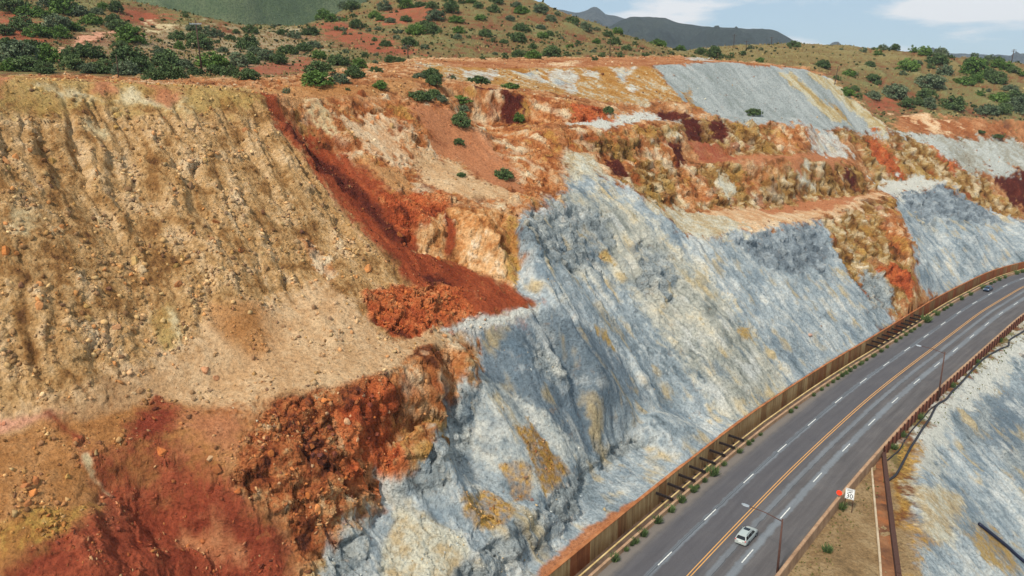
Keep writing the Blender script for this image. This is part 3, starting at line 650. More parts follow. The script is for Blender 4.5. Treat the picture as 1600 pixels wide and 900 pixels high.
DISP = (DISP * edge).astype(np.float32)
hk = np.clip((Y - 300) / 80, 0, 1)
DISP += hk * (nA * 2.2 + nB * .8) * edge
# the old ground stays flat and low beneath the road
PX, PY, PZ = X + NX * DISP, Y + NY * DISP, ZB + NZ * DISP
under = (OFF > -9.9) & (OFF < 13.0)
# stains a little darker in the creases of bare rock are left to the light; only the rock's own colour is stored
COL = np.clip(COL, .01, .85)

CELL = np.maximum(ROW * .0022, ROW * float(ANG[1] - ANG[0]))
cell = np.repeat(CELL[:, None], NA, 1).ravel() * 1.6
MIDW, MIDB = 13.1 + shift(STA).astype(np.float32), -9.32
nx_ = np.interp(STA, SL, LN[:, 0]); ny_ = np.interp(STA, SL, LN[:, 1])
sn = (OFF < MIDW) & (OFF > MIDW - cell)
for arr, nn in ((PX, nx_), (PY, ny_)): arr[sn] += ((MIDW - OFF) * nn)[sn]
PZ[sn] = 1.85
sb = (OFF > MIDB) & (OFF < MIDB + cell)
for arr, nn in ((PX, nx_), (PY, ny_)): arr[sb] += ((MIDB - OFF) * nn)[sb]
PZ[sb] = -1.1
OK_L = (OFF >= MIDW - cell); OK_R = (OFF <= MIDB + cell)
VV = np.stack([PX, PY, PZ], 1).astype(np.float32)

def ground_xyz(x, y):
    """finished ground surface near a world point"""
    r = int(np.searchsorted(ROW, y)); c = int(round((x / y - A0) / (A1 - A0) * (NA - 1)))
    r = min(max(r, 1), NR - 2); c = min(max(c, 1), NA - 2)
    return VV[r * NA + c]

def ground_mesh(name, r0, r1, ok, mat, label=None):
    i = (np.arange(r0, r1)[:, None] * NA + np.arange(NA - 1)[None]).ravel()
    Q = np.stack([i, i + 1, i + NA + 1, i + NA], 1)
    Q = Q[ok[Q].all(1)]
    used = np.unique(Q); rem = np.full(N, -1, np.int32); rem[used] = np.arange(len(used)); Q = rem[Q]
    m = bpy.data.meshes.new(name)
    m.vertices.add(len(used)); m.vertices.foreach_set('co', VV[used].ravel())
    m.loops.add(len(Q) * 4); m.loops.foreach_set('vertex_index', Q.ravel().astype(np.int32))
    m.polygons.add(len(Q)); m.polygons.foreach_set('loop_start', np.arange(0, len(Q) * 4, 4, dtype=np.int32))
    m.polygons.foreach_set('use_smooth', np.ones(len(Q), bool))
    m.update(calc_edges=True)
    a = m.attributes.new('geology', 'FLOAT_COLOR', 'POINT')
    a.data.foreach_set('color', np.concatenate([COL[used], np.ones((len(used), 1), np.float32)], 1).ravel())
    b = m.attributes.new('stony', 'FLOAT', 'POINT'); b.data.foreach_set('value', np.clip(stones * .6 + block * .6, 0, 1)[used].astype(np.float32))
    o = link(name, m, mat); tag(o, kind='structure', label=label)
    return o

# ------------------------------------------------------------------ materials
def new_mat(name, rough=.9, spec=.2):
    m = bpy.data.materials.new(name); m.use_nodes = True
    b = m.node_tree.nodes['Principled BSDF']; b.inputs['Roughness'].default_value = rough
    b.inputs['Specular IOR Level'].default_value = spec
    return m, m.node_tree, b
def noise_node(t, scale, detail=4, rough=.6, vec=None, dist=0):
    n = t.nodes.new('ShaderNodeTexNoise'); n.inputs['Scale'].default_value = scale; n.inputs['Detail'].default_value = detail
    n.inputs['Roughness'].default_value = rough; n.inputs['Distortion'].default_value = dist
    if vec is not None: t.links.new(vec, n.inputs['Vector'])
    return n
def ramp_node(t, src, stops):
    r = t.nodes.new('ShaderNodeValToRGB'); e = r.color_ramp.elements
    while len(e) < len(stops): e.new(.5)
    for k, (p, c) in enumerate(stops):
        e[k].position = p; e[k].color = (*[float(v) for v in (lin(c) if max(c) > 3 else c)], 1)
    t.links.new(src, r.inputs[0]); return r
def mixc(t, a, b, fac, mode='MIX'):
    m = t.nodes.new('ShaderNodeMixRGB'); m.blend_type = mode
    for k, v in ((0, fac), (1, a), (2, b)):
        if hasattr(v, 'is_linked'): t.links.new(v, m.inputs[k])
        elif hasattr(v, '__len__'): m.inputs[k].default_value = (*[float(q) for q in v[:3]], 1)
        else: m.inputs[k].default_value = v
    return m.outputs[0]
def bump(t, b, src, strength, dist=.1, prev=None):
    n = t.nodes.new('ShaderNodeBump'); n.inputs['Strength'].default_value = strength; n.inputs['Distance'].default_value = dist
    t.links.new(src, n.inputs['Height'])
    if prev is not None: t.links.new(prev, n.inputs['Normal'])
    t.links.new(n.outputs[0], b.inputs['Normal']); return n.outputs[0]
def objvec(t):
    c = t.nodes.new('ShaderNodeTexCoord'); return c.outputs['Object']

def ground_material():
    m, t, b = new_mat('weathered_rock', .95, .12)
    v = objvec(t)
    at = t.nodes.new('ShaderNodeAttribute'); at.attribute_name = 'geology'
    sy = t.nodes.new('ShaderNodeAttribute'); sy.attribute_name = 'stony'
    f1 = noise_node(t, 2.2, 6, .7, v); f2 = noise_node(t, 9.0, 3, .7, v)
    r1 = ramp_node(t, f1.outputs[0], [(.26, (.40, .37, .35)), (.46, (.88, .87, .86)), (.58, (1.06, 1.05, 1.04)), (.76, (1.38, 1.35, 1.30))])
    r2 = ramp_node(t, f2.outputs[0], [(.3, (.84, .83, .82)), (.55, (1, 1, 1)), (.75, (1.14, 1.14, 1.14))])
    c = mixc(t, at.outputs['Color'], r1.outputs[0], 1.0, 'MULTIPLY'); c = mixc(t, c, r2.outputs[0], 1.0, 'MULTIPLY')
    # hematite and sulphur specks
    f3 = noise_node(t, .55, 5, .65, v, .8); s3 = ramp_node(t, f3.outputs[0], [(.6, (0, 0, 0)), (.75, (.45, .45, .45))])
    c = mixc(t, c, mixc(t, c, lin((190, 140, 80)), .6), s3.outputs[0])
    t.links.new(c, b.inputs['Base Color'])
    vo = t.nodes.new('ShaderNodeTexVoronoi'); vo.inputs['Scale'].default_value = 2.6; t.links.new(v, vo.inputs['Vector'])
    mu = t.nodes.new('ShaderNodeMath'); mu.operation = 'MULTIPLY'; t.links.new(vo.outputs['Distance'], mu.inputs[0]); t.links.new(sy.outputs['Fac'], mu.inputs[1])
    n1 = bump(t, b, f1.outputs[0], 1.0, .5); n2 = bump(t, b, f2.outputs[0], .6, .1, n1)
    b2 = t.nodes.new('ShaderNodeBump'); b2.invert = True; b2.inputs['Strength'].default_value = .7; b2.inputs['Distance'].default_value = .35
    t.links.new(mu.outputs[0], b2.inputs['Height']); t.links.new(n2, b2.inputs['Normal']); t.links.new(b2.outputs[0], b.inputs['Normal'])
    return m
M_GROUND = ground_material()
ground_mesh('pit_slope', 0, NS, OK_L & (OFF > 0), M_GROUND)
ground_mesh('pit_edge', 0, NS, OK_R & (OFF < 0), M_GROUND)
ground_mesh('hillside', NS, NR - 1, np.ones(N, bool) & ~under, M_GROUND)
# ------------------------------------------------------------------ road corridor
S_A, S_B = S0 - 45, S0 + 330
def sweep(name, profile, s0, s1, step, mat, parent=None, closed=False, smooth=False, z0=0.0, left=False):
    """profile: list of (offset, z); one sheet (or closed bar) along the road, with offset/station stored"""
    n = max(2, int((s1 - s0) / step) + 1); S = np.linspace(s0, s1, n); k = len(profile)
    vs = []; oo = []; st = []
    for s in S:
        dsh = float(shift(s)) if left else 0.0
        for o, z in profile:
            vs.append(road(s, o + dsh, z + z0)); oo.append(o); st.append(s)
    fs = []
    kk = k if closed else k - 1
    for i in range(n - 1):
        for j in range(kk):
            a = i * k + j; b = i * k + (j + 1) % k
            fs.append((a, b, b + k, a + k))
    if closed:
        fs.append(tuple(range(k))); fs.append(tuple((n - 1) * k + j for j in reversed(range(k))))
    m = bpy.data.meshes.new(name); m.from_pydata(vs, [], fs)
    bm = bmesh.new(); bm.from_mesh(m)
    if closed: bmesh.ops.recalc_face_normals(bm, faces=bm.faces)
    bm.to_mesh(m); bm.free()
    if not closed:
        m.update()
        if len(m.polygons) and sum(p.normal.z for p in m.polygons) < 0: m.flip_normals()
    a = m.attributes.new('offset', 'FLOAT', 'POINT'); a.data.foreach_set('value', oo)
    b = m.attributes.new('station', 'FLOAT', 'POINT'); b.data.foreach_set('value', st)
    return link(name, m, mat, parent)

def road_vec(t, so=1.0, ss=1.0):
    a = t.nodes.new('ShaderNodeAttribute'); a.attribute_name = 'offset'
    b = t.nodes.new('ShaderNodeAttribute'); b.attribute_name = 'station'
    c = t.nodes.new('ShaderNodeCombineXYZ')
    for k, (n, sc) in enumerate(((a, so), (b, ss))):
        m = t.nodes.new('ShaderNodeMath'); m.operation = 'MULTIPLY'; m.inputs[1].default_value = sc
        t.links.new(n.outputs['Fac'], m.inputs[0]); t.links.new(m.outputs[0], c.inputs[k])
    return c.outputs[0], a.outputs['Fac'], b.outputs['Fac']
def math_node(t, op, a, b=0.0, clamp=False):
    m = t.nodes.new('ShaderNodeMath'); m.operation = op; m.use_clamp = clamp
    for k, v in ((0, a), (1, b)):
        if hasattr(v, 'is_linked'): t.links.new(v, m.inputs[k])
        else: m.inputs[k].default_value = v
    return m.outputs[0]
def band(t, off, centre, half, soft, wob=None):
    d = math_node(t, 'SUBTRACT', off, centre)
    if wob is not None: d = math_node(t, 'ADD', d, wob)
    d = math_node(t, 'ABSOLUTE', d)
    d = math_node(t, 'SUBTRACT', half, d); d = math_node(t, 'DIVIDE', d, soft)
    return math_node(t, 'ADD', d, .5, True)

def asphalt():
    m, t, b = new_mat('worn_asphalt', .88, .25)
    v, off, sta = road_vec(t, 1.0, 0.06); v2, _, _ = road_vec(t, 1.0, 1.0); ov = objvec(t)
    n1 = noise_node(t, 1.3, 5, .6, v); n2 = noise_node(t, .22, 4, .6, ov); n3 = noise_node(t, 6.0, 3, .7, ov)
    c = ramp_node(t, n1.outputs[0], [(.3, (80, 76, 75)), (.55, (91, 87, 86)), (.75, (101, 97, 95))]).outputs[0]
    c = mixc(t, c, ramp_node(t, n2.outputs[0], [(.35, (.92, .92, .93)), (.65, (1.08, 1.06, 1.04))]).outputs[0], 1, 'MULTIPLY')
    # darker, bluish lanes on the hill side
    hs = math_node(t, 'MULTIPLY', band(t, off, 3.4, 4.0, 1.6), .45)
    c = mixc(t, c, lin((76, 75, 80)), hs)
    # worn bluish sealed joints
    w1 = math_node(t, 'MULTIPLY', math_node(t, 'SUBTRACT', noise_node(t, .6, 3, .6, road_vec(t, 0.0, 1.0)[0]).outputs[0], .5), .9)
    for cc, hf, st in ((4.2, .42, .55), (-4.2, .55, .6), (-1.9, .42, .5)):
        k = band(t, off, cc, hf, .35, w1)
        k = math_node(t, 'MULTIPLY', k, math_node(t, 'MULTIPLY', math_node(t, 'ADD', n1.outputs[0], .35, True), st))
        c = mixc(t, c, lin((128, 136, 141)), k)
    for cc, hf in ((4.2, .09), (4.45, .05), (-2.3, .06)):
        k = math_node(t, 'MULTIPLY', band(t, off, cc, hf, .05, math_node(t, 'MULTIPLY', w1, .5)), .6)
        c = mixc(t, c, lin((52, 54, 58)), k)
    # wheel tracks, transverse cracks
    for cc in (6.0, 2.2, -2.6, -6.0, -7.6):
        c = mixc(t, c, lin((68, 65, 64)), math_node(t, 'MULTIPLY', band(t, off, cc, .35, .8, w1), .10))
    vo = t.nodes.new('ShaderNodeTexVoronoi'); vo.feature = 'DISTANCE_TO_EDGE'; vo.voronoi_dimensions = '2D'; vo.inputs['Scale'].default_value = .16; t.links.new(ov, vo.inputs['Vector'])
    cr = ramp_node(t, vo.outputs['Distance'], [(.0, (.7, .7, .7)), (.02, (0, 0, 0))]); c = mixc(t, c, lin((58, 56, 54)), math_node(t, 'MULTIPLY', cr.outputs[0], .18))
    # dusty verge by the kerb
    e1 = band(t, off, 8.9, .95, .9, w1); c = mixc(t, c, lin((118, 108, 98)), math_node(t, 'MULTIPLY', e1, .75))
    e2 = band(t, off, -8.8, .35, .5, w1); c = mixc(t, c, lin((108, 98, 88)), math_node(t, 'MULTIPLY', e2, .6))
    c = mixc(t, c, ramp_node(t, n3.outputs[0], [(.3, (.86, .86, .86)), (.7, (1.1, 1.1, 1.1))]).outputs[0], 1, 'MULTIPLY')
    t.links.new(c, b.inputs['Base Color']); bump(t, b, n3.outputs[0], .25, .03)
    return m
def paint_mat(name, col, worn=.5):
    m, t, b = new_mat(name, .7, .3); ov = objvec(t); n = noise_node(t, 3.5, 4, .7, ov)
    c = mixc(t, lin(col), lin((110, 104, 98)), math_node(t, 'MULTIPLY', ramp_node(t, n.outputs[0], [(.5, (0, 0, 0)), (.72, (1, 1, 1))]).outputs[0], worn))
    t.links.new(c, b.inputs['Base Color']); return m
def concrete(name, cols, rust=None, streak=0.0, sc=1.0):
    m, t, b = new_mat(name, .92, .2); ov = objvec(t); mp = t.nodes.new('ShaderNodeMapping'); mp.inputs['Scale'].default_value = (1.6 * sc, 1.6 * sc, .12 * sc)
    t.links.new(ov, mp.inputs[0])
    n = noise_node(t, .5 * sc, 5, .65, ov); s = noise_node(t, 1.0, 4, .65, mp.outputs[0]); f = noise_node(t, 7, 3, .6, ov)
    k = t.nodes.new('ShaderNodeMixRGB'); k.inputs[0].default_value = streak; t.links.new(n.outputs[0], k.inputs[1]); t.links.new(s.outputs[0], k.inputs[2])
    c = ramp_node(t, k.outputs[0], [(.3 + .4 * i / (len(cols) - 1), q) for i, q in enumerate(cols)]).outputs[0]
    if rust:
        r = noise_node(t, .23, 4, .7, mp.outputs[0]); c = mixc(t, c, lin(rust), ramp_node(t, r.outputs[0], [(.5, (0, 0, 0)), (.64, (.85, .85, .85))]).outputs[0])
    c = mixc(t, c, ramp_node(t, f.outputs[0], [(.3, (.84, .84, .84)), (.7, (1.12, 1.12, 1.12))]).outputs[0], 1, 'MULTIPLY')
    t.links.new(c, b.inputs['Base Color']); bump(t, b, s.outputs[0], .35, .05); return m
def plain(name, col, rough=.6, metal=0.0, var=.25, spec=.3, sc=4.0):
    m, t, b = new_mat(name, rough, spec); b.inputs['Metallic'].default_value = metal
    n = noise_node(t, sc, 4, .65, objvec(t)); c = mixc(t, lin(col), ramp_node(t, n.outputs[0], [(.3, (1 - var,) * 3), (.7, (1 + var * .6,) * 3)]).outputs[0], 1, 'MULTIPLY')
    t.links.new(c, b.inputs['Base Color']); return m

M_ASPH = asphalt()
M_WHITE = paint_mat('white_road_paint', (216, 214, 206), .8)
M_YEL = paint_mat('yellow_road_paint', (208, 152, 78), .6)
M_WALL = [concrete('stained_wall_concrete', [(112, 82, 52), (150, 118, 78), (174, 144, 100), (188, 162, 120)], None, .8),
          concrete('brown_wall_concrete', [(98, 66, 40), (138, 102, 64), (162, 128, 86)], (128, 72, 40), .8),
          concrete('rust_streaked_wall_concrete', [(98, 52, 32), (138, 80, 46), (160, 106, 66)], (160, 86, 44), .8)]
M_RUST = concrete('rusty_coping', [(118, 66, 38), (160, 100, 60), (186, 130, 86)], None, .2)
M_KERB = concrete('tan_concrete', [(128, 98, 74), (164, 130, 100), (186, 154, 122)], None, .3)
M_CURB = concrete('pale_yellow_concrete', [(150, 122, 74), (196, 166, 112), (214, 190, 142)], None, .2)
M_DIRT = concrete('channel_dirt', [(62, 46, 36), (88, 70, 56), (108, 88, 70)], None, .1)
M_BEAM = plain('dark_steel', (44, 34, 30), .7, .3)
M_RPANEL = concrete('rusted_lagging', [(92, 50, 36), (130, 76, 54), (158, 104, 78)], None, .7)
M_RPOST = plain('rusted_post_steel', (70, 38, 28), .8, .2)

# the hill side edge runs under the kerb where the channel narrows
rd = sweep('road', [(o, .03 * (1 - (o / 9) ** 2)) for o in np.linspace(-8.95, 9.4, 17)], S_A, S_B, 2.0, M_ASPH)
tag(rd, kind='structure')
ZL = .034
def crown(o): return .03 * (1 - (o / 9) ** 2)
for o in (.2, -.2):
    sweep('yellow_line', [(o - .07, crown(o) + .005), (o + .07, crown(o) + .005)], S_A, S_B, 2.0, M_YEL, rd)
def station_of(px, py):
    o, s = road_coord([at_z(px, py, 0)[0]], [at_z(px, py, 0)[1]]); return float(s[0])
for o, ref in ((4.25, station_of(1109, 804)), (-4.2, station_of(1228, 802))):
    proto = None
    for k in range(-4, 20):
        s = ref + 14.0 * k
        if s < S_A + 3 or s > S_B - 6: continue
        ln = 3.9 + .3 * math.sin(k * 3.1)
        sweep('lane_dash', [(o - .075, crown(o) + .006), (o + .075, crown(o) + .006)], s - ln / 2, s + ln / 2, 2.0, M_WHITE, rd)

# low kerb wall on the hill side of the road
def bar(o0, o1, z0, z1): return [(o0, z0), (o1, z0), (o1, z1), (o0, z1)]
kw = empty('kerb_wall', road(S0 + 40, 9.2, 0)); tag(kw, 'long low tan concrete kerb wall with weeds at its foot, hill side of the road', 'kerb wall')
def parent_keep(o, root):
    o.parent = root; o.matrix_parent_inverse = Matrix.Translation(root.location).inverted(); return o
SEG = 6.0
k = 0
s = S_A
while s < S_B - 2:
    e = min(s + SEG, S_B); jz = rng.uniform(-.012, .012)
    parent_keep(sweep('kerb_block', [(9.42, -.3), (9.86, -.3), (9.83, .64 + jz), (9.45, .64 + jz)], s, e - .02, 2.0, M_KERB, None, True, left=True), kw); s = e
# drainage channel between kerb and wall
ch = sweep('channel_floor', [(9.84, .42), (10.64, .40)], S_A, S_B, 2.5, M_DIRT, left=True); tag(ch, kind='structure')
gu = sweep('gutter_floor', [(10.8, -1.35), (12.8, -1.35)], S_A, S_B, 2.5, M_DIRT, left=True); tag(gu, kind='structure')
cb = sweep('channel_curb', bar(10.62, 10.84, -1.4, .54), S_A, S_B, 2.5, M_CURB, None, True, left=True)
tag(cb, 'narrow pale yellow concrete curb in the ditch below the tall rust edged wall', 'curb')

# retaining wall: panels, coping, steel struts
rw = empty('retaining_wall', road(S0 + 40, 13, 0)); tag(rw, 'tall brown stained retaining wall with rusty top edge at the foot of the grey slope', 'retaining wall')
s = S_A; k = 0
while s < S_B - 2:
    e = min(s + 2.4, S_B)
    stn = (s - S0)
    r = rng.random()
    mi = 0
    if stn > 118: mi = 2 if r < .55 else 1
    elif stn > 70: mi = 1 if r < .6 else 0
    elif r < .18: mi = 1
    if -9 < stn < -5: mi = 2
    pr = rng.uniform(0, .025)
    parent_keep(sweep('wall_panel', bar(12.76 - pr, 13.4, -1.4, 1.88), s + .012, e - .012, 1.3, M_WALL[mi], None, True, left=True), rw)
    s = e; k += 1
parent_keep(sweep('coping', bar(12.72, 13.28, 1.882, 1.98), S_A, S_B, 2.0, M_RUST, None, True, left=True), rw)
def strut(s):
    h_ = float(shift(s)); a = Vector(road(s, 12.74 + h_, 1.02)); b = Vector(road(s, 9.84 + h_, .90)); d = (b - a).normalized(); along = Vector((*[float(np.interp(s, SL, TG[:, q])) for q in (0, 1)], 0))
    up = along.cross(d).normalized(); mb = MB(); wv, hv, tk = .15, .17, .03
    def slab(c0, c1, w2, h2):      # box centred on an axis parallel to the strut
        P = [];
        for end in (a, b):
            P.append([end + along * (c0 - w2) + up * (c1 - h2), end + along * (c0 + w2) + up * (c1 - h2), end + along * (c0 + w2) + up * (c1 + h2), end + along * (c0 - w2) + up * (c1 + h2)])
        mb.hexa(P[0] + P[1])
    slab(0, hv - tk, wv, tk); slab(0, -hv + tk, wv, tk); slab(0, 0, tk, hv - 2 * tk - .002)
    o = mb.build('strut', M_BEAM); parent_keep(o, rw)
    m2 = MB(); x, y, _ = road(s, 10.73 + h_, 0); zt = .80
    m2.bar((x, y, .5), (x, y, zt), .18, .18); p_ = m2.build('strut_post', M_BEAM); p_.parent = o; p_.matrix_parent_inverse = o.matrix_parent_inverse.copy()
    m3 = MB(); q0 = Vector(road(s, 12.70 + h_, 1.02)); m3.bar(q0 - Vector((0, 0, .3)), q0 + Vector((0, 0, .3)), .45, .06); p_ = m3.build('anchor_plate', M_BEAM); p_.parent = o; p_.matrix_parent_inverse = o.matrix_parent_inverse.copy()
def st_off(px, py, z):
    q = at_z(px, py, z); o, s = road_coord([q[0]], [q[1]]); return float(o[0]), float(s[0])
near_s = [st_off(px, py, 1.02)[1] for px, py in ((1025, 770), (1044, 755), (1063.5, 740), (1079, 728), (1095, 714.5), (1110, 701), (1124, 691), (1138.5, 680))]
a_, b_ = near_s[0], near_s[-1]
for k in range(8): strut(a_ + (b_ - a_) * k / 7)
a_, b_ = st_off(1357, 538.5, 1.02)[1], st_off(1431, 492.5, 1.02)[1]
for k in range(11): strut(a_ + (b_ - a_) * k / 10)

# barrier on the pit side: concrete kerb, then rusted posts and lagging
bw = empty('barrier_wall', road(S0 + 40, -9.2, 0)); tag(bw, 'barrier on the pit side of the road, tan concrete coping over rusted panels and posts', 'barrier')
s = S_A
while s < S_B - 2:
    e = min(s + 6.0, S_B)
    parent_keep(sweep('barrier_block', [(-9.5, -1.3), (-8.98, -.3), (-9.0, .70), (-9.12, .78), (-9.42, .78), (-9.5, .70)], s, e - .02, 2.0, M_KERB, None, True), bw); s = e
s_post0 = st_off(1376, 697, .8)[1]
s = s_post0
while s < S_B - 3:
    parent_keep(sweep('rusted_panel', bar(-9.62, -9.515, -1.4, .60 + rng.uniform(-.03, .03)), s + .09, s + 2.31, 1.2, M_RPANEL, None, True), bw)
    x, y, _ = road(s, -9.66, 0); mb = MB(); tx, ty = [float(np.interp(s, SL, TG[:, q])) for q in (0, 1)]
    mb.bar((x, y, -1.6), (x, y, 1.02), .16, .26); o = mb.build('post', M_RPOST); parent_keep(o, bw)
    s += 2.4

# ------------------------------------------------------------------ strip beside the barrier: pipes, hoses, flume
M_HOSE = plain('black_hose', (42, 40, 44), .55, 0, .2)
M_PIPEB = plain('dark_blue_pipe', (28, 32, 52), .5, 0, .15)
M_PALE = concrete('pale_edge', [(150, 130, 102), (178, 158, 130), (196, 178, 152)], None, .2)
def gz(x, y): return float(ground_xyz(x, y)[2])
def on_ground(px, py, lift=0.0, z=-1.3):
    x, y, _ = at_z(px, py, z)
    for _i in range(3): g = gz(x, y); x, y, _ = at_z(px, py, g + lift)
    return (x, y, gz(x, y) + lift)
def smooth_path(P, n=6):
    P = [Vector(p) for p in P]; o = []
    for i in range(len(P) - 1):
        p0, p1, p2, p3 = P[max(i - 1, 0)], P[i], P[i + 1], P[min(i + 2, len(P) - 1)]
        for k in range(n):
            u = k / n
            o.append(.5 * ((2 * p1) + (p2 - p0) * u + (2 * p0 - 5 * p1 + 4 * p2 - p3) * u * u + (3 * p1 - p0 - 3 * p2 + p3) * u ** 3))
    o.append(P[-1]); return o
hp = [(1640, 492), (1600, 517), (1577.8, 531), (1575.5, 540), (1560, 546.7), (1533, 564), (1500, 600), (1486.7, 613), (1478, 624), (1464, 633), (1453, 653), (1442, 669), (1431, 686.7), (1423, 699), (1410, 724), (1399.7, 741.7), (1389, 750)]
tag(MB().tube(smooth_path([on_ground(x, y, .16) for x, y in hp]), .2, 8).build('drain_hose', M_HOSE, None, True), 'long black hose snaking over the pale ground outside the barrier', 'hose')
hp = [(1469, 628), (1453, 640), (1442, 653), (1424, 673), (1413, 689), (1406, 702), (1395, 712), (1386.7, 719)]
tag(MB().tube(smooth_path([on_ground(x, y, .1) for x, y in hp]), .12, 8).build('drain_hose', M_HOSE, None, True), 'short thin dark hose lying closest to the rusted barrier panels', 'hose')
hp = [on_ground(1530, 818, .5, -6), on_ground(1572, 852, .5, -10), on_ground(1600, 876, .5, -14), on_ground(1690, 950, .5, -22)]
tag(MB().tube(smooth_path(hp), .28, 10).build('slope_pipe', M_PIPEB, None, True), 'straight dark blue pipe running down the grey pit side', 'pipe')
# flume
fl = empty('drain_flume', on_ground(1385, 760, 0)); tag(fl, 'brown open drain with a pale left edge and dark rusty right wall below the barrier', 'drain')
L_ = [on_ground(x, y) for x, y in ((1361, 726), (1364, 760), (1369, 815), (1374, 870), (1378, 930), (1382, 990))]
R_ = [on_ground(x, y) for x, y in ((1379, 704), (1384, 750), (1390, 800), (1396, 850), (1403, 905), (1412, 985))]
mb = MB(); mb2 = MB(); mb3 = MB()
for i in range(5):
    a, b = Vector(L_[i]), Vector(L_[i + 1]); c, d = Vector(R_[i]), Vector(R_[i + 1]); up = Vector((0, 0, 1))
    mb.hexa([a - up * .4, c - up * .4, d - up * .4, b - up * .4, a + up * .05, c + up * .05, d + up * .05, b + up * .05])
    mb2.bar(a + up * .1, b + up * .1, .28, .5); mb3.bar(c + up * .25, d + up * .25, .62, 1.5)
M_FLUME = concrete('rusty_flume_bed', [(82, 54, 40), (122, 82, 54), (150, 106, 72)], (150, 92, 54), .1)
parent_keep(mb.build('flume_bed', M_FLUME), fl); parent_keep(mb2.build('flume_edge', M_PALE), fl); parent_keep(mb3.build('flume_wall', plain('dark_rust', (76, 50, 40), .9)), fl)

# ------------------------------------------------------------------ poles, lamps, signs
M_WOOD = plain('weathered_pole_wood', (74, 56, 44), .9); M_GALV = plain('galvanised_steel', (168, 174, 178), .45, .5, .12); M_POLE = plain('rust_brown_pole', (86, 58, 48), .7)
def utility_pole(px, py_base, py_top, label, arms=0, rad=.16, lean=0.0, d=None, mat=None, name='utility_pole', arm_mat=None):
    h = hitc(px, py_base)
    if d is not None: h = at_d(px, py_base, d)
    g = ground_xyz(h[0], h[1]); base = Vector((float(g[0]), float(g[1]), float(g[2]) - .4))
    zc = h[1] * cP + (CAM_H - h[2]) * sP; ht = (py_base - py_top) * zc / FPX / .97 + .4
    r = empty(name, base); tag(r, label, 'pole')
    top = Vector((lean * ht, 0, ht))
    MB().tube([(0, 0, 0), top * .5, top], [rad * 1.25, rad * 1.1, rad * .85], 8).build('shaft', mat or M_WOOD, r, True)
    for k in range(arms):
        z = top * (.93 - .09 * k); wl = 1.35
        o = MB().bar(z + Vector((-wl, -rad - .06, 0)), z + Vector((wl, -rad - .06, 0)), .12, .14).build('crossarm', arm_mat or M_WOOD, r)
        for q in (-1, -.5, .5, 1):
            p0 = z + Vector((q * wl * .93, -rad - .06, .07)); MB().tube([p0, p0 + Vector((0, 0, .22))], [.05, .035], 6).build('insulator', M_GALV, o)
    return r
utility_pole(316, 108, 34, 'tall dark wooden utility pole with crossarm above the left bench, among the trees', 1, .17, -.03, 186, arm_mat=M_GALV)
utility_pole(186, 121, 85, 'thin bare wooden post behind the crest of the ochre slope, far left', 0, .09, 0, 152)
utility_pole(637, 97, 76, 'short dark pole with crossarm at the foot of the red hill', 1, .16, 0, 262)
utility_pole(952, 90, 66, 'slim bare pole at the foot of the red hill, right of centre', 0, .13, 0, 300)
utility_pole(857, 92, 84, 'very short grey post among dark bushes under the red hill', 0, .1, 0, 292)
utility_pole(1146, 72, 54, 'pole standing left on the grassy skyline before the far mountain', 1, .16, 0, 465)
utility_pole(1165, 81, 67, 'lower pole just right of the skyline pole before the far mountain', 1, .15, 0, 420)
utility_pole(1205, 68, 57, 'pole on the skyline directly left of the lone skyline bush', 1, .15, 0, 476)
utility_pole(1304, 130, 97, 'leaning dark pole behind the shoulder of the big grey dump', 0, .16, .1, 337)
utility_pole(1579, 99, 79, 'tall crossarm pole on the skyline at the far right', 2, .2, .05, 433)
utility_pole(1189, 185, 168, 'thin white marker post beside the bush on the upper pit bench', 0, .06, 0, 244, M_GALV, 'marker_post')

def street_lamp(px, py, base_z, ht, label):
    x, y, _ = at_z(px, py, base_z); o, s = road_coord([x], [y]); s = float(s[0])
    n = Vector((float(np.interp(s, SL, LN[:, 0])), float(np.interp(s, SL, LN[:, 1])), 0))
    r = empty('street_lamp', (x, y, base_z)); tag(r, label, 'street lamp')
    MB().tube([(0, 0, -.3), (0, 0, ht * .5), (0, 0, ht)], [.17, .14, .1], 10).build('shaft', M_POLE, r, True)
    a0 = Vector((0, 0, ht - .35)); a1 = n * 2.2 + Vector((0, 0, ht + .1)); a2 = n * 4.4 + Vector((0, 0, ht + .2))
    o = MB().tube([a0, a1, a2], [.07, .06, .05], 8).build('arm', M_POLE, r, True)
    d = (a2 - a1).normalized(); sd = Vector((-n.y, n.x, 0)); q = []
    for t_, w_, h0, h1 in ((0, .10, -.06, .06), (.25, .2, -.1, .09), (.75, .22, -.1, .08), (1.05, .1, -.05, .04)):
        c = a2 + d * t_; q.append([c - sd * w_ + Vector((0, 0, h0)), c + sd * w_ + Vector((0, 0, h0)), c + sd * w_ * .7 + Vector((0, 0, h1)), c - sd * w_ * .7 + Vector((0, 0, h1))])
    mb = MB(); vs = [p for ring in q for p in ring]; fs = [(0, 1, 2, 3), (15, 14, 13, 12)]
    for i in range(3):
        for j in range(4): fs.append((i * 4 + j, i * 4 + (j + 1) % 4, i * 4 + 4 + (j + 1) % 4, i * 4 + 4 + j))
    mb.add(vs, fs).build('lamp_head', M_GALV, o)
street_lamp(1213.5, 905, -1.0, 8.8, 'street lamp with brown pole reaching over the road, nearest the bottom of the photo')
street_lamp(1465, 627, -1.2, 10.6, 'tall brown street lamp behind the rusted barrier, farther along the road')

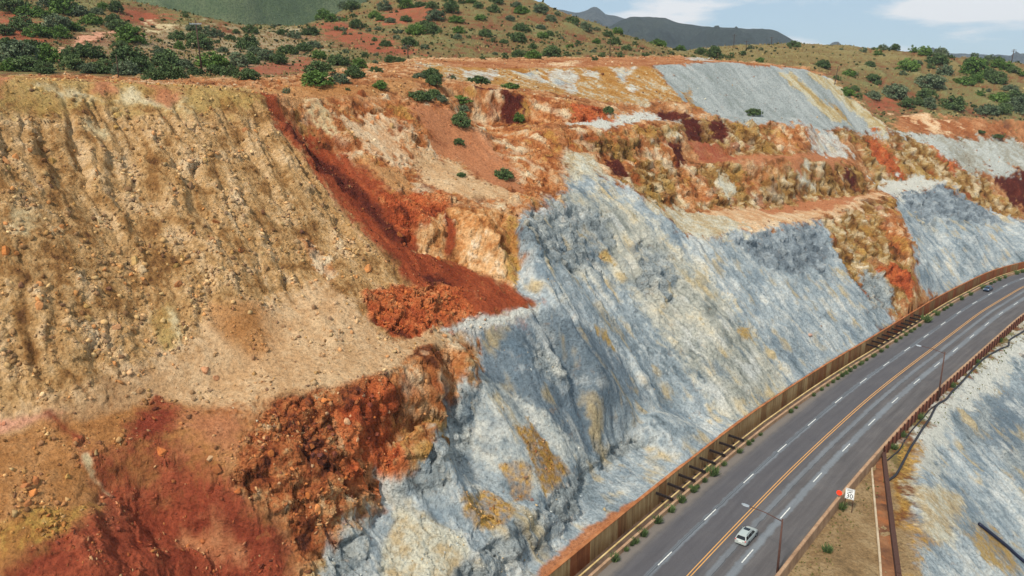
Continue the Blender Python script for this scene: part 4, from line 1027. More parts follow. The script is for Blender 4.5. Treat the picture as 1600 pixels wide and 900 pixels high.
def speed_sign():
    x, y, _ = at_z(1325, 797, -.9); gx_, gy_, gz_ = ground_xyz(x, y); r = empty('speed_sign', (x, y, float(gz_)), R(-34)); tag(r, 'white speed limit 30 sign on two rusty posts beside the barrier', 'road sign'); r.scale = (.86, .86, .9)
    # faces the camera side of the road
    for q in (-.62, .62): MB().box(q - .06, q + .06, -.05, .05, -.2, 3.3).build('post', M_RPOST, r)
    M_SIGN = plain('sign_white', (235, 236, 232), .4, 0, .05); M_INK = plain('sign_black', (16, 16, 18), .5, 0, .05)
    b = MB().box(-.75, .75, -.10, -.06, 2.35, 4.25).build('sign_board', M_SIGN, r)
    fr = MB(); 
    for (x0, x1, z0, z1) in ((-.70, .70, 2.40, 2.43), (-.70, .70, 4.17, 4.20), (-.70, -.67, 2.432, 4.168), (.67, .70, 2.432, 4.168)): fr.box(x0, x1, -.112, -.1, z0, z1)
    fr.build('border', M_INK, b)
    for txt, sz, z in (('SPEED', .36, 3.82), ('LIMIT', .36, 3.46), ('30', 1.1, 2.56)):
        cu = bpy.data.curves.new('lettering', 'FONT'); cu.body = txt; cu.size = sz; cu.align_x = 'CENTER'; cu.extrude = .006; cu.offset = .004
        ob = bpy.data.objects.new('lettering', cu); C.objects.link(ob); ob.rotation_euler = (R(90), 0, 0)
        bpy.context.view_layer.update(); me = bpy.data.meshes.new_from_object(ob.evaluated_get(bpy.context.evaluated_depsgraph_get())); bpy.data.objects.remove(ob)
        t_ = link('lettering', me, M_INK, b); t_.location = (0, -.112, z); t_.rotation_euler = (R(90), 0, 0)
        me.materials.clear(); me.materials.append(M_INK)
speed_sign()
def marker():
    x, y, z = at_z(1312, 777, .78); o, s = road_coord([x], [y]); x, y, z = road(float(s[0]), -9.25, .78)
    r = empty('round_marker', (x, y, z), R(-34)); tag(r, 'round red orange marker disc on the barrier, left of the speed limit sign', 'marker')
    MB().box(-.04, .04, -.03, .03, -.02, .45).build('bracket', M_RPOST, r)
    MR = plain('red_reflector', (255, 70, 40), .4, 0, .05)
    MB().tube([(0, -.06, .72), (0, -.035, .72)], .42, 20).build('disc', MR, r)
    MB().tube([(0, -.035, .72), (0, .0, .72)], .3, 20).build('disc_backing', M_GALV, r)
marker()
# ------------------------------------------------------------------ vehicles (length along +Y)
def car(name, label, s, o, flip, paint_col, wagon=True):
    x, y, _ = road(s, o, 0); tx, ty = [float(np.interp(s, SL, TG[:, q])) for q in (0, 1)]
    rz = math.atan2(-tx, ty) + (math.pi if flip else 0)
    r = empty(name, (x, y, crown(o) + .004), rz); tag(r, label, 'car', 'cars on the road')
    MP = bpy.data.materials.new('car_paint'); MP.use_nodes = True; b = MP.node_tree.nodes['Principled BSDF']
    b.inputs['Base Color'].default_value = (*[float(v) for v in lin(paint_col)], 1); b.inputs['Roughness'].default_value = .32; b.inputs['Metallic'].default_value = .25; b.inputs['Coat Weight'].default_value = .4
    MG = plain('tinted_glass', (14, 18, 22), .08, 0, .05, .6); MT = plain('tyre_rubber', (22, 22, 23), .9); MRM = plain('alloy_rim', (150, 152, 156), .35, .7, .1)
    MK = plain('dark_trim', (38, 40, 42), .6, 0, .1); MRED = plain('tail_lamp_red', (190, 26, 20), .25, 0, .05); MHL = plain('head_lamp_clear', (222, 226, 230), .15, 0, .05); MPL = plain('plate_white', (220, 220, 216), .5, 0, .05)
    L = 2.22
    st = [(-L, .70, .34, .84), (-L + .06, .82, .28, .92), (-L + .35, .865, .22, .96), (-1.1, .88, .2, .97), (.3, .885, .2, .95), (1.15, .87, .2, .93), (1.75, .83, .24, .86), (L - .1, .76, .3, .76), (L, .62, .36, .66)]
    if not wagon: st = [(-L, .66, .36, .86), (-L + .1, .80, .3, .93), (-1.5, .86, .22, .95), (-.8, .875, .2, .93), (.4, .875, .2, .9), (1.2, .86, .2, .86), (1.8, .8, .24, .78), (L - .1, .72, .3, .68), (L, .6, .36, .6)]
    mb = MB(); vs = []; fs = []
    for (yy, w_, z0, z1) in st:
        h = z1 - z0
        ring = [(w_ * .90, z0), (w_ * .985, z0 + h * .16), (w_, z0 + h * .55), (w_ * .975, z0 + h * .86), (w_ * .90, z1)]
        ring = ring + [(-a, z) for a, z in reversed(ring)]
        vs += [(a, yy, z) for a, z in ring]
    n = 10
    for i in range(len(st) - 1):
        for j in range(n): fs.append((i * n + j, i * n + (j + 1) % n, (i + 1) * n + (j + 1) % n, (i + 1) * n + j))
    fs += [tuple(range(n)), tuple((len(st) - 1) * n + j for j in reversed(range(n)))]
    body = mb.add(vs, fs).build('body', MP, r)
    # cabin: (y at belt, y at roof, half width belt, half width roof, z belt, z roof)
    if wagon: g = [(-2.12, -1.84, .80, .62, .93, 1.50), (-1.2, -1.15, .83, .66, .95, 1.56), (-.1, -.1, .83, .66, .94, 1.57), (1.22, .50, .79, .62, .90, 1.50)]
    else: g = [(-1.75, -1.02, .76, .58, .92, 1.33), (-.9, -.7, .82, .61, .92, 1.40), (-.05, -.05, .82, .61, .9, 1.41), (1.2, .42, .78, .58, .86, 1.34)]
    vs = []
    for yb, yr, wb, wr, zb, zr in g: vs += [(wb, yb, zb), (wr, yr, zr - .05), (wr * .8, yr, zr), (-wr * .8, yr, zr), (-wr, yr, zr - .05), (-wb, yb, zb)]
    fs = []
    for i in range(3):
        for j in range(5): fs.append((i * 6 + j, i * 6 + j + 1, i * 6 + 7 + j, i * 6 + 6 + j))
    fs += [tuple(range(6)), tuple(18 + j for j in reversed(range(6)))]
    cab = MB().add(vs, fs).build('cabin', MP, r)
    def lerp(a, b, k): return Vector(a) * (1 - k) + Vector(b) * k
    def pane(name, quad, push, parent=r, mat=MG):
        q = [Vector(p) for p in quad]; nn = (q[1] - q[0]).cross(q[3] - q[0]).normalized(); c = sum(q, Vector()) / 4
        if nn.dot(c - Vector((0, 0, .8))) < 0: nn = -nn
        mb = MB(); mb.hexa([p - nn * .02 for p in q] + [p + nn * push for p in q]); return mb.build(name, mat, parent)
    for i in range(3):
        for sx in (1, -1):
            b0, b1 = g[i], g[i + 1]
            A = (sx * b0[2], b0[0], b0[4]); B = (sx * b1[2], b1[0], b1[4]); Cq = (sx * b1[3], b1[1], b1[5] - .05); Dq = (sx * b0[3], b0[1], b0[5] - .05)
            A2, B2, C2, D2 = lerp(A, Dq, .10), lerp(B, Cq, .10), lerp(Cq, B, .10), lerp(Dq, A, .10)
            e0 = .10 if i == 0 else .045; e1 = .12 if i == 2 else .045
            pane('side_window', (lerp(A2, B2, e0), lerp(B2, A2, e1), lerp(C2, D2, e1), lerp(D2, C2, e0)), .012)
    for gi, nm in ((0, 'rear_window'), (3, 'windscreen')):
        q = g[gi]; A = (q[2], q[0], q[4]); B = (-q[2], q[0], q[4]); Cq = (-q[3] * .86, q[1], q[5] - .03); Dq = (q[3] * .86, q[1], q[5] - .03)
        A2, B2, C2, D2 = lerp(A, Dq, .1), lerp(B, Cq, .1), lerp(Cq, B, .1), lerp(Dq, A, .1)
        pane(nm, (lerp(A2, B2, .07), lerp(B2, A2, .07), lerp(C2, D2, .05), lerp(D2, C2, .05)), .012)
    for sx in (1, -1):
        for yy in (1.36, -1.30):
            t_ = MB().tube([(sx * .72, yy, .33), (sx * .74, yy, .33), (sx * .88, yy, .33), (sx * .895, yy, .33)], [.28, .33, .33, .29], 18).build('wheel', MT, r)
            MB().tube([(sx * .88, yy, .33), (sx * .902, yy, .33)], [.2, .19], 12).build('rim', MRM, t_)
        MB().hexa([(sx * .60, -L - .012, .70), (sx * .79, -L + .06, .70), (sx * .79, -L + .2, .70), (sx * .6, -L + .2, .70), (sx * .60, -L + .01, .94), (sx * .8, -L + .05, .94), (sx * .8, -L + .2, .94), (sx * .6, -L + .2, .94)]).build('tail_light', MRED, r)
        MB().hexa([(sx * .42, L - .12, .56), (sx * .72, L - .2, .56), (sx * .77, L - .42, .6), (sx * .5, L - .4, .6), (sx * .42, L - .04, .62), (sx * .72, L - .11, .66), (sx * .765, L - .4, .78), (sx * .5, L - .3, .775)]).build('headlight', MHL, r)
        MB().hexa([(sx * .86, .86, .93), (sx * 1.02, .84, .95), (sx * 1.02, .94, .95), (sx * .86, .98, .93), (sx * .86, .86, 1.04), (sx * 1.02, .84, 1.08), (sx * 1.02, .94, 1.08), (sx * .86, .98, 1.04)]).build('mirror', MP, r)
        if wagon: MB().tube([(sx * .60, -1.55, 1.545), (sx * .61, -1.4, 1.62), (sx * .61, .2, 1.63), (sx * .58, .36, 1.53)], .022, 6).build('roof_rail', MK, r)
    MB().hexa([(-.74, -L - .05, .36), (.74, -L - .05, .36), (.84, -L + .2, .33), (-.84, -L + .2, .33), (-.74, -L - .04, .56), (.74, -L - .04, .56), (.85, -L + .2, .58), (-.85, -L + .2, .58)]).build('rear_bumper', MP if wagon else MK, r)
    MB().hexa([(-.6, L - .06, .32), (.6, L - .06, .32), (.78, L - .3, .3), (-.78, L - .3, .3), (-.6, L + .04, .48), (.6, L + .04, .48), (.8, L - .28, .5), (-.8, L - .28, .5)]).build('front_bumper', MP, r)
    MB().box(-.4, .4, L - .03, L + .018, .5, .6).build('grille', MK, r)
    MB().box(-.26, .26, -L - .03, -L + .02, .62, .76).build('number_plate', MPL, r)
    if wagon: MB().box(-.42, .42, -.35, .32, 1.56, 1.588).build('sunroof', MG, r)
    return r
o_, s_ = st_off(1184, 849, 0); car('estate_car', 'silver estate car seen from behind driving away in the lane right of the yellow lines', s_, -2.45, False, (176, 182, 176))
o_, s_ = st_off(1543, 454, 0); car('saloon_car', 'small dark blue car coming the other way at the far end of the road', s_, 6.0, True, (34, 58, 84), False)

# ------------------------------------------------------------------ rocks
def att_col(m, arr):
    a = m.attributes.new('geology', 'FLOAT_COLOR', 'POINT'); a.data.foreach_set('color', np.concatenate([arr, np.ones((len(arr), 1))], 1).astype(np.float32).ravel())
def rock_material(name, obj_random=False):
    m, t, b = new_mat(name, .92, .15); ov = objvec(t)
    if obj_random:
        oi = t.nodes.new('ShaderNodeObjectInfo'); c0 = oi.outputs['Color']
    else:
        a = t.nodes.new('ShaderNodeAttribute'); a.attribute_name = 'geology'; c0 = a.outputs['Color']
    n = noise_node(t, 2.2 if obj_random else 3.0, 5, .7, ov)
    c = mixc(t, c0, ramp_node(t, n.outputs[0], [(.3, (.6, .57, .55)), (.5, (1, 1, 1)), (.72, (1.35, 1.28, 1.18))]).outputs[0], 1, 'MULTIPLY')
    t.links.new(c, b.inputs['Base Color']); bump(t, b, n.outputs[0], .6, .12); return m
M_ROCK = rock_material('boulder_rock', True); M_STONE = rock_material('loose_stone')
def ico(sub, seed):
    bm = bmesh.new(); bmesh.ops.create_icosphere(bm, subdivisions=sub, radius=1.0)
    r_ = np.random.default_rng(seed); v = np.array([p.co[:] for p in bm.verts])
    for _k in range(13):                     # flats broken off the lump
        n = r_.normal(size=3); n /= np.linalg.norm(n); d = r_.uniform(.38, .75); ex = np.maximum(v @ n - d, 0); v = v - ex[:, None] * n
    v *= r_.uniform(.92, 1.08, (len(v), 1)); v *= np.array([1, r_.uniform(.7, .95), r_.uniform(.6, .85)])
    f = [[p.index for p in q.verts] for q in bm.faces]; bm.free(); return v, f
BOULD = []
for k in range(8):
    v, f = ico(2, 100 + k); m = bpy.data.meshes.new('boulder'); m.from_pydata(v.tolist(), [], f); m.materials.append(M_ROCK); BOULD.append(m)
RC = {'brown': (112, 76, 44), 'dark brown': (70, 46, 36), 'orange': (184, 110, 54), 'rust': (146, 78, 42), 'yellow': (168, 136, 74), 'pale': (196, 168, 128), 'grey': (150, 156, 156), 'purple brown': (84, 52, 50)}
nb = [0]
def boulder(px, py, wpx, colour, label, group, at=None, sink=.05):
    if at is None:
        h = hit(px, py)
        if h is None: return
        g = ground_xyz(h[0], h[1]); dist = math.sqrt(h[0] ** 2 + h[1] ** 2 + (CAM_H - h[2]) ** 2)
    else: g = at; dist = float(np.sqrt(g[0] ** 2 + g[1] ** 2 + (CAM_H - g[2]) ** 2))
    sz = wpx / FPX * dist / 2
    o = bpy.data.objects.new('boulder', BOULD[nb[0] % 8]); C.objects.link(o); nb[0] += 1
    o.location = (float(g[0]), float(g[1]), float(g[2]) + sz * sink); o.rotation_euler = tuple(rng.uniform(0, 6.28, 3)); o.scale = (sz, sz, sz)
    r_i = int(np.clip(np.searchsorted(ROW, g[1]), 0, NR - 1)); c_i = int(np.clip(round((g[0] / g[1] - A0) / (A1 - A0) * (NA - 1)), 0, NA - 1)); c = lin(RC[colour]) * rng.uniform(.75, 1.2); c = c * .62 + COL[r_i * NA + c_i] * .38; o.color = (*[float(min(q, .8)) for q in c], 1)
    tag(o, label, 'boulder', group); BL.append((label, px, o))
BL = []
# boulders picked out one by one on the ochre slope
SLOPE = [(10, 93, 13, 'orange'), (27, 97, 9, 'yellow'), (32, 78, 10, 'brown')]
big = [(90, 186, 12, 'dark brown'), (130, 180, 7, 'purple brown'), (185, 178, 22, 'yellow'), (182, 195, 13, 'yellow'), (60, 218, 14, 'pale'), (258, 186, 9, 'rust'), (366, 197, 11, 'dark brown'), (380, 208, 12, 'rust'), (335, 200, 15, 'brown'), (346, 195, 9, 'dark brown'), (230, 152, 10, 'brown'),
 (12, 248, 18, 'orange'), (28, 246, 15, 'orange'), (14, 260, 12, 'yellow'), (85, 248, 20, 'yellow'), (68, 254, 12, 'brown'), (70, 230, 14, 'brown'), (45, 238, 12, 'orange'), (300, 292, 19, 'purple brown'), (255, 262, 10, 'dark brown'), (310, 258, 10, 'orange'), (200, 295, 16, 'dark brown'), (416, 252, 11, 'brown'), (240, 207, 12, 'brown'), (320, 253, 12, 'yellow'),
 (10, 393, 20, 'orange'), (28, 398, 12, 'orange'), (35, 383, 10, 'orange'), (60, 445, 17, 'orange'), (34, 448, 12, 'purple brown'), (78, 372, 13, 'brown'), (98, 356, 11, 'orange'), (105, 337, 13, 'brown'), (10, 351, 11, 'orange'), (130, 380, 14, 'brown'), (160, 344, 20, 'yellow'), (195, 340, 11, 'brown'), (187, 396, 12, 'brown'), (205, 430, 16, 'orange'), (222, 425, 18, 'pale'), (222, 436, 10, 'orange'), (213, 408, 24, 'yellow'), (165, 424, 12, 'orange'), (190, 420, 10, 'brown'), (220, 396, 17, 'dark brown'), (228, 445, 15, 'dark brown'), (195, 445, 12, 'orange'), (276, 415, 15, 'yellow'), (286, 403, 12, 'yellow'), (300, 352, 13, 'dark brown'), (320, 356, 13, 'dark brown'), (303, 369, 11, 'rust'), (337, 347, 18, 'rust'), (352, 338, 11, 'purple brown'), (412, 334, 16, 'purple brown'), (330, 379, 19, 'rust'), (376, 394, 15, 'rust'), (390, 393, 10, 'dark brown'), (280, 447, 20, 'rust'), (326, 452, 14, 'brown'), (417, 418, 13, 'dark brown'), (443, 418, 8, 'purple brown'), (432, 374, 9, 'purple brown'), (433, 402, 8, 'brown'), (490, 453, 11, 'brown'), (490, 483, 15, 'dark brown'), (575, 422, 24, 'orange'), (590, 446, 9, 'brown'), (154, 548, 12, 'orange'), (180, 547, 10, 'brown'), (66, 515, 10, 'brown'), (20, 558, 16, 'dark brown'), (85, 570, 11, 'brown'), (180, 514, 16, 'rust'), (322, 580, 20, 'rust'), (338, 592, 15, 'rust'), (170, 453, 12, 'purple brown'), (140, 500, 16, 'yellow'), (137, 480, 18, 'yellow'), (60, 480, 20, 'orange')]
for px, py, wd, col in big:
    row = 'upper' if py < 240 else 'middle' if py < 390 else 'lower'; cl_ = 'far left' if px < 110 else 'left part' if px < 230 else 'right part' if px < 400 else 'near the chute'
    boulder(px, py, wd, col, f'{"large" if wd > 15 else "small"} {col} boulder in the {row} ochre slope, {cl_}', 'boulders stuck in the ochre slope')
for px, py, wd, col, lb in ((40, 762, 18, 'rust', 'rust boulder in the clump of rocks at the lower left edge'), (56, 755, 16, 'rust', 'reddish boulder at the right of the clump near the lower left edge'), (50, 772, 20, 'orange', 'largest orange boulder of the clump near the lower left edge'), (106, 748, 16, 'yellow', 'yellow boulder at the right end of the lower left rocks'), (45, 790, 15, 'rust', 'low rust boulder beneath the clump at the lower left edge'), (92, 726, 8, 'dark brown', 'small dark stone on the brown bank above the lower left clump'), (68, 836, 11, 'purple brown', 'lone dark boulder on the yellow gravel, lower left'), (5, 662, 9, 'rust', 'rust stone on the pink track at the left edge'), (372, 771, 14, 'orange', 'bright orange boulder at the foot of the rubble slope'), (328, 717, 14, 'pale', 'pale boulder lying alone on the deep red hollow'), (340, 735, 24, 'rust', 'wide rust boulder half buried in the red hollow'), (255, 710, 22, 'orange', 'flat orange slab on the upper rim of the red hollow'), (292, 857, 8, 'orange', 'small orange stone in the gully of the red hollow'),
   (565, 149, 22, 'rust', 'long rust boulder on the crest left of the green bush'), (518, 176, 15, 'rust', 'rust boulder on the cream patch right of the chute top'), (592, 184, 14, 'orange', 'round orange boulder on the white fan right of the chute'), (582, 196, 13, 'orange', 'second orange boulder just below on the white fan'), (612, 199, 13, 'yellow', 'yellow boulder on the right side of the white fan'), (685, 406, 13, 'orange', 'orange boulder perched on the red cone below the peach face'), (622, 373, 15, 'orange', 'orange boulder above the peach face tip beside the red chute'), (633, 383, 12, 'rust', 'rust boulder touching the tip of the peach face'), (603, 645, 9, 'pale', 'pale flat stone in the line of stones on the lower bench'), (210, 617, 12, 'pale', 'pale stone in the row of stones on the left bench'), (222, 613, 14, 'brown', 'brown stone in the row of stones on the left bench'), (232, 612, 10, 'yellow', 'yellow stone at the right end of the row on the left bench'), (199, 622, 10, 'brown', 'brown stone at the left end of the row on the left bench'),
   (1265, 525, 11, 'rust', 'rust boulder alone on the big grey slope above the wall'), (1285, 510, 7, 'brown', 'small brown stone above the lone rust boulder on the grey slope'), (1164, 650, 6, 'rust', 'rust stone at the grey foot just above the wall coping'), (944, 797, 9, 'yellow', 'yellow stone on the grey strip above the wall'), (946, 790, 7, 'grey', 'grey stone beside the yellow one above the wall'), (831, 782, 9, 'rust', 'dark red stone at the foot of the ochre gravel fan'), (1440, 689, 5, 'dark brown', 'black stone on the yellow ground beside the hose'), (1595, 556, 10, 'dark brown', 'dark boulder at the right edge outside the barrier')):
    boulder(px, py, wd, col, lb, None)
# rust coloured blocks of the rock pile at the foot of the chute
def rand_in(poly, n):
    P = np.array(poly, float); lo, hi = P.min(0), P.max(0); o = []
    while len(o) < n:
        q = rng.uniform(lo, hi)
        if inside(P, np.array([q[0]]), np.array([q[1]]))[0] > 0: o.append(q)
    return o
pile = [(575, 462), (640, 448), (700, 452), (730, 470), (735, 488), (690, 500), (640, 522), (612, 524), (585, 500)]
for q in rand_in(pile, 110):
    wd = float(rng.choice([6, 7, 8, 9, 10, 12, 14], p=[.2, .2, .2, .15, .12, .08, .05])); col = str(rng.choice(['rust', 'orange', 'brown', 'rust']))
    boulder(q[0], q[1], wd, col, f'{"large" if wd > 9 else "small"} {col} block in the {"upper" if q[1] < 484 else "lower"} {"left" if q[0] < 625 else "middle" if q[0] < 675 else "right"} rock pile under the chute', 'blocks in the rock pile under the red chute', None, .45)
rub = [(440, 640), (560, 610), (600, 620), (610, 700), (540, 800), (480, 850), (450, 800), (385, 750), (400, 690)]
for q in rand_in(rub, 75):
    wd = float(rng.choice([7, 8, 10, 12, 15, 18], p=[.25, .2, .2, .15, .12, .08])); col = str(rng.choice(['rust', 'brown', 'pale', 'orange', 'purple brown']))
    boulder(q[0], q[1], wd, col, f'{"large" if wd > 11 else "small"} {col} block in the {"upper" if q[1] < 710 else "lower"} {"left" if q[0] < 470 else "right"} rubble slope', 'blocks in the rubble slope', None, .25)
# loose stones: uncountable
def loose(name, zones, n, smin, smax, tints, label, seed, extra=None):
    r_ = np.random.default_rng(seed); zi = [ZNAMES.index(z) for z in zones if z in ZNAMES]
    idx = np.nonzero(np.isin(ZONE, zi) & (OFF > 13.8) & (Y < 325) & (extra if extra is not None else True))[0]
    wgt = (np.clip(stones[idx], .05, 2) * (.15 + crumb[idx]) ** 1.5); wgt /= wgt.sum()
    pick = r_.choice(idx, size=min(n, len(idx)), replace=False, p=wgt); n = len(pick)
    v0, f0 = ico(1, 300 + seed); v0 = v0.astype(np.float32); f0 = np.array(f0); nv = len(v0)
    sz = smin * (smax / smin) ** (r_.random(n) ** 2.6)
    sz = np.maximum(sz, Y[pick] * .0007)
    A = r_.normal(size=(n, 3, 3)); Q, _ = np.linalg.qr(A)
    vj = v0[None] * r_.uniform(.7, 1.3, (n, nv, 1)) * r_.uniform(.6, 1.25, (n, 1, 3))
    vv = np.einsum('nij,nkj->nki', Q, vj) * sz[:, None, None] + VV[pick][:, None] + np.array([0, 0, 1])[None, None] * sz[:, None, None] * .2
    ff = (f0[None] + (np.arange(n) * nv)[:, None, None]).reshape(-1, 3)
    m = bpy.data.meshes.new(name)
    m.vertices.add(n * nv); m.vertices.foreach_set('co', vv.astype(np.float32).ravel()); m.loops.add(len(ff) * 3); m.loops.foreach_set('vertex_index', ff.astype(np.int32).ravel())
    m.polygons.add(len(ff)); m.polygons.foreach_set('loop_start', np.arange(0, len(ff) * 3, 3, dtype=np.int32)); m.update(calc_edges=True)
    tc_ = np.array([lin(q) for q in tints])[r_.integers(0, len(tints), n)]; k = r_.uniform(.25, .85, (n, 1))
    cc = np.clip((COL[pick] * (1 - k) + tc_ * k) * r_.uniform(.7, 1.25, (n, 1)), .015, .8)
    att_col(m, np.repeat(cc, nv, 0)); o = link(name, m, M_STONE); tag(o, label, None, None, 'stuff'); return o
loose('loose_stones', ['tan', 'ochre', 'peachtan', 'brown', 'pale', 'orange'], 11500, .08, .65, [(120, 84, 46), (84, 56, 40), (150, 112, 60), (176, 116, 62), (190, 160, 110), (96, 64, 52)], 'brown and ochre stones strewn over the left slope', 1)
loose('rust_stones', ['rust', 'chute', 'darkred', 'red', 'mud', 'rubble', 'gravel'], 5000, .08, .5, [(150, 84, 44), (110, 60, 36), (176, 112, 62), (84, 48, 38), (190, 150, 104)], 'rust red stones strewn over the red ground', 2)
loose('grey_stones', ['grey', 'grey2', 'blue', 'paleg', 'lump', 'tanwhite', 'bluecliff'], 3000, .06, .3, [(150, 158, 160), (190, 190, 180), (170, 140, 90), (110, 118, 120)], 'grey stones strewn over the grey slope', 3)
loose('bench_stones', ['pit', 'ochstreak', 'dumpoch', 'dump', 'white', 'whiteg', 'peachw', 'obench', 'olive', 'olivedark'], 4500, .12, .7, [(150, 96, 52), (110, 64, 44), (186, 150, 100), (90, 52, 42), (200, 190, 160)], 'rust and pale stones strewn over the upper benches', 4)

# ------------------------------------------------------------------ vegetation
def leaf_material(name, cols):
    m, t, b = new_mat(name, .75, .25)
    a = t.nodes.new('ShaderNodeAttribute'); a.attribute_name = 'tint'; oi = t.nodes.new('ShaderNodeObjectInfo')
    k = math_node(t, 'ADD', math_node(t, 'MULTIPLY', a.outputs['Fac'], .7), math_node(t, 'MULTIPLY', oi.outputs['Random'], .3))
    c = ramp_node(t, k, [(i / (len(cols) - 1), q) for i, q in enumerate(cols)]).outputs[0]
    t.links.new(c, b.inputs['Base Color']); b.inputs['Subsurface Weight'].default_value = 0; return m
M_LEAF = {'dark green': leaf_material('dark_leaves', [(50, 66, 34), (68, 86, 46), (86, 104, 58), (106, 120, 72)]),
          'grey green': leaf_material('grey_green_leaves', [(60, 72, 50), (80, 94, 66), (100, 112, 80), (120, 128, 98)]),
          'bright green': leaf_material('bright_leaves', [(52, 74, 28), (72, 98, 38), (92, 118, 50), (114, 136, 66)])}
M_BARK = plain('grey_brown_bark', (78, 62, 50), .9)
def crown_mesh(seed, nclump, nleaf, flat=.8, leaf=.034, gap=.25):
    r_ = np.random.default_rng(seed); V = []; T = []
    lob = r_.normal(size=(6, 3)); lob[:, 2] = np.abs(lob[:, 2]) * .6; lob /= np.linalg.norm(lob, axis=1)[:, None]; la = r_.uniform(.75, 1.12, 6)
    for k in range(nclump):
        d = r_.normal(size=3); d[2] = abs(d[2]) * 1.1 - .12; d /= np.linalg.norm(d)
        reach = .72 + .28 * np.max((lob @ d) * la) if r_.random() > gap else r_.uniform(.3, .75)
        rad = reach * r_.uniform(.62, 1.0) ** .6
        c = d * rad * np.array([.44, .44, .62 * flat]) + np.array([0, 0, .13 * flat])
        c[2] = max(c[2], .04)
        cr = r_.uniform(.06, .125); tint = r_.uniform(.1, .9)
        n = nleaf; p = r_.normal(size=(n, 3)); p /= np.linalg.norm(p, axis=1)[:, None]; p *= (r_.random((n, 1)) ** .4) * cr * np.array([1, 1, .75]); p += c
        a = r_.normal(size=(n, 3)); a /= np.linalg.norm(a, axis=1)[:, None]; b = np.cross(a, r_.normal(size=(n, 3))); b /= np.linalg.norm(b, axis=1)[:, None]
        s = leaf * r_.uniform(.6, 1.3, (n, 1)); a *= s; b *= s * .6
        V.append(np.stack([p - a, p + b, p + a, p - b], 1)); T.append(np.repeat(np.clip(tint + r_.normal(0, .15, n), 0, 1), 4))
    V = np.concatenate(V).reshape(-1, 3); V[:, 2] = np.maximum(V[:, 2], 0); T = np.concatenate(T); n = len(V) // 4
    m = bpy.data.meshes.new('crown'); m.vertices.add(len(V)); m.vertices.foreach_set('co', V.astype(np.float32).ravel()); m.loops.add(len(V)); m.loops.foreach_set('vertex_index', np.arange(len(V), dtype=np.int32))
    m.polygons.add(n); m.polygons.foreach_set('loop_start', np.arange(0, n * 4, 4, dtype=np.int32)); m.update(calc_edges=True)
    a = m.attributes.new('tint', 'FLOAT', 'POINT'); a.data.foreach_set('value', T.astype(np.float32)); return m
def stem_mesh(seed, h=.5):
    r_ = random.Random(seed); mb = MB()
    for k in range(5):
        a = k * 1.26 + r_.uniform(-.4, .4); l = r_.uniform(.2, .34); q = Vector((math.cos(a) * l, math.sin(a) * l, h * r_.uniform(.7, 1.0)))
        mb.tube([(0, 0, -.08), q * .35 + Vector((0, 0, .06)), q], [.03, .02, .006], 6)
    m = bpy.data.meshes.new('stem'); m.from_pydata(mb.v, [], mb.f); m.materials.append(M_BARK); return m
CROWN = {}
for tone in M_LEAF:
    CROWN[tone] = []
    for k in range(4):
        m = crown_mesh(500 + k + 10 * len(CROWN), 95, 34, [.8, .72, .9, .66][k], .032); m.materials.append(M_LEAF[tone]); CROWN[tone].append(m)
STEM = [stem_mesh(40 + k) for k in range(3)]
small = {}
for tone in M_LEAF:
    small[tone] = []
    for k in range(3):
        m = crown_mesh(800 + k + 10 * len(small), 42, 22, [.85, .75, .95][k], .05); m.materials.append(M_LEAF[tone]); small[tone].append(m)
ORD = ['leftmost', 'second from left', 'third from left', 'fourth from left', 'fifth from left', 'sixth from left', 'seventh from left', 'eighth from left', 'ninth from left', 'tenth from left', 'eleventh from left', 'twelfth from left'] + [f'{q} from left' for q in 'thirteenth fourteenth fifteenth sixteenth seventeenth eighteenth nineteenth twentieth'.split()]
NAMED = {}
def remember(o, label, px): NAMED.setdefault(label, []).append((px, o))
def order_labels():
    for lb, L in NAMED.items():
        if len(L) < 2 or len(L) > 20: continue
        for k, (px, o) in enumerate(sorted(L, key=lambda q: q[0])):
            o['label'] = lb + ', ' + ('rightmost of these' if k == len(L) - 1 else ORD[k] + ' of these' if k == 0 else ORD[k])
def bush(px, py, wpx, label, group, tone, ht=1.0, cat='bush'):
    h = hitc(px, py)
    if h is None: return
    g = ground_xyz(h[0], h[1]); dist = math.sqrt(h[0] ** 2 + h[1] ** 2 + (CAM_H - h[2]) ** 2); wd = wpx / FPX * dist * 1.06
    k = int(rng.integers(0, 3)); rz = rng.uniform(0, 6.28); loc = (float(g[0]), float(g[1]) + wd * .15, float(g[2]) - .04 * wd)
    sc = (wd, wd * rng.uniform(.85, 1.1), wd * ht * rng.uniform(.9, 1.08))
    if wpx >= 15:
        r = empty(cat, loc, rz); r.scale = sc; tag(r, label, cat, group); remember(r, label, px)
        link('crown', CROWN[tone][int(rng.integers(0, 4))], None, r); link('stem', STEM[k], None, r)
    else:
        r = bpy.data.objects.new(cat, small[tone][k]); C.objects.link(r); r.location = loc; r.rotation_euler = (0, 0, rz); r.scale = sc; tag(r, label, cat, group); remember(r, label, px)
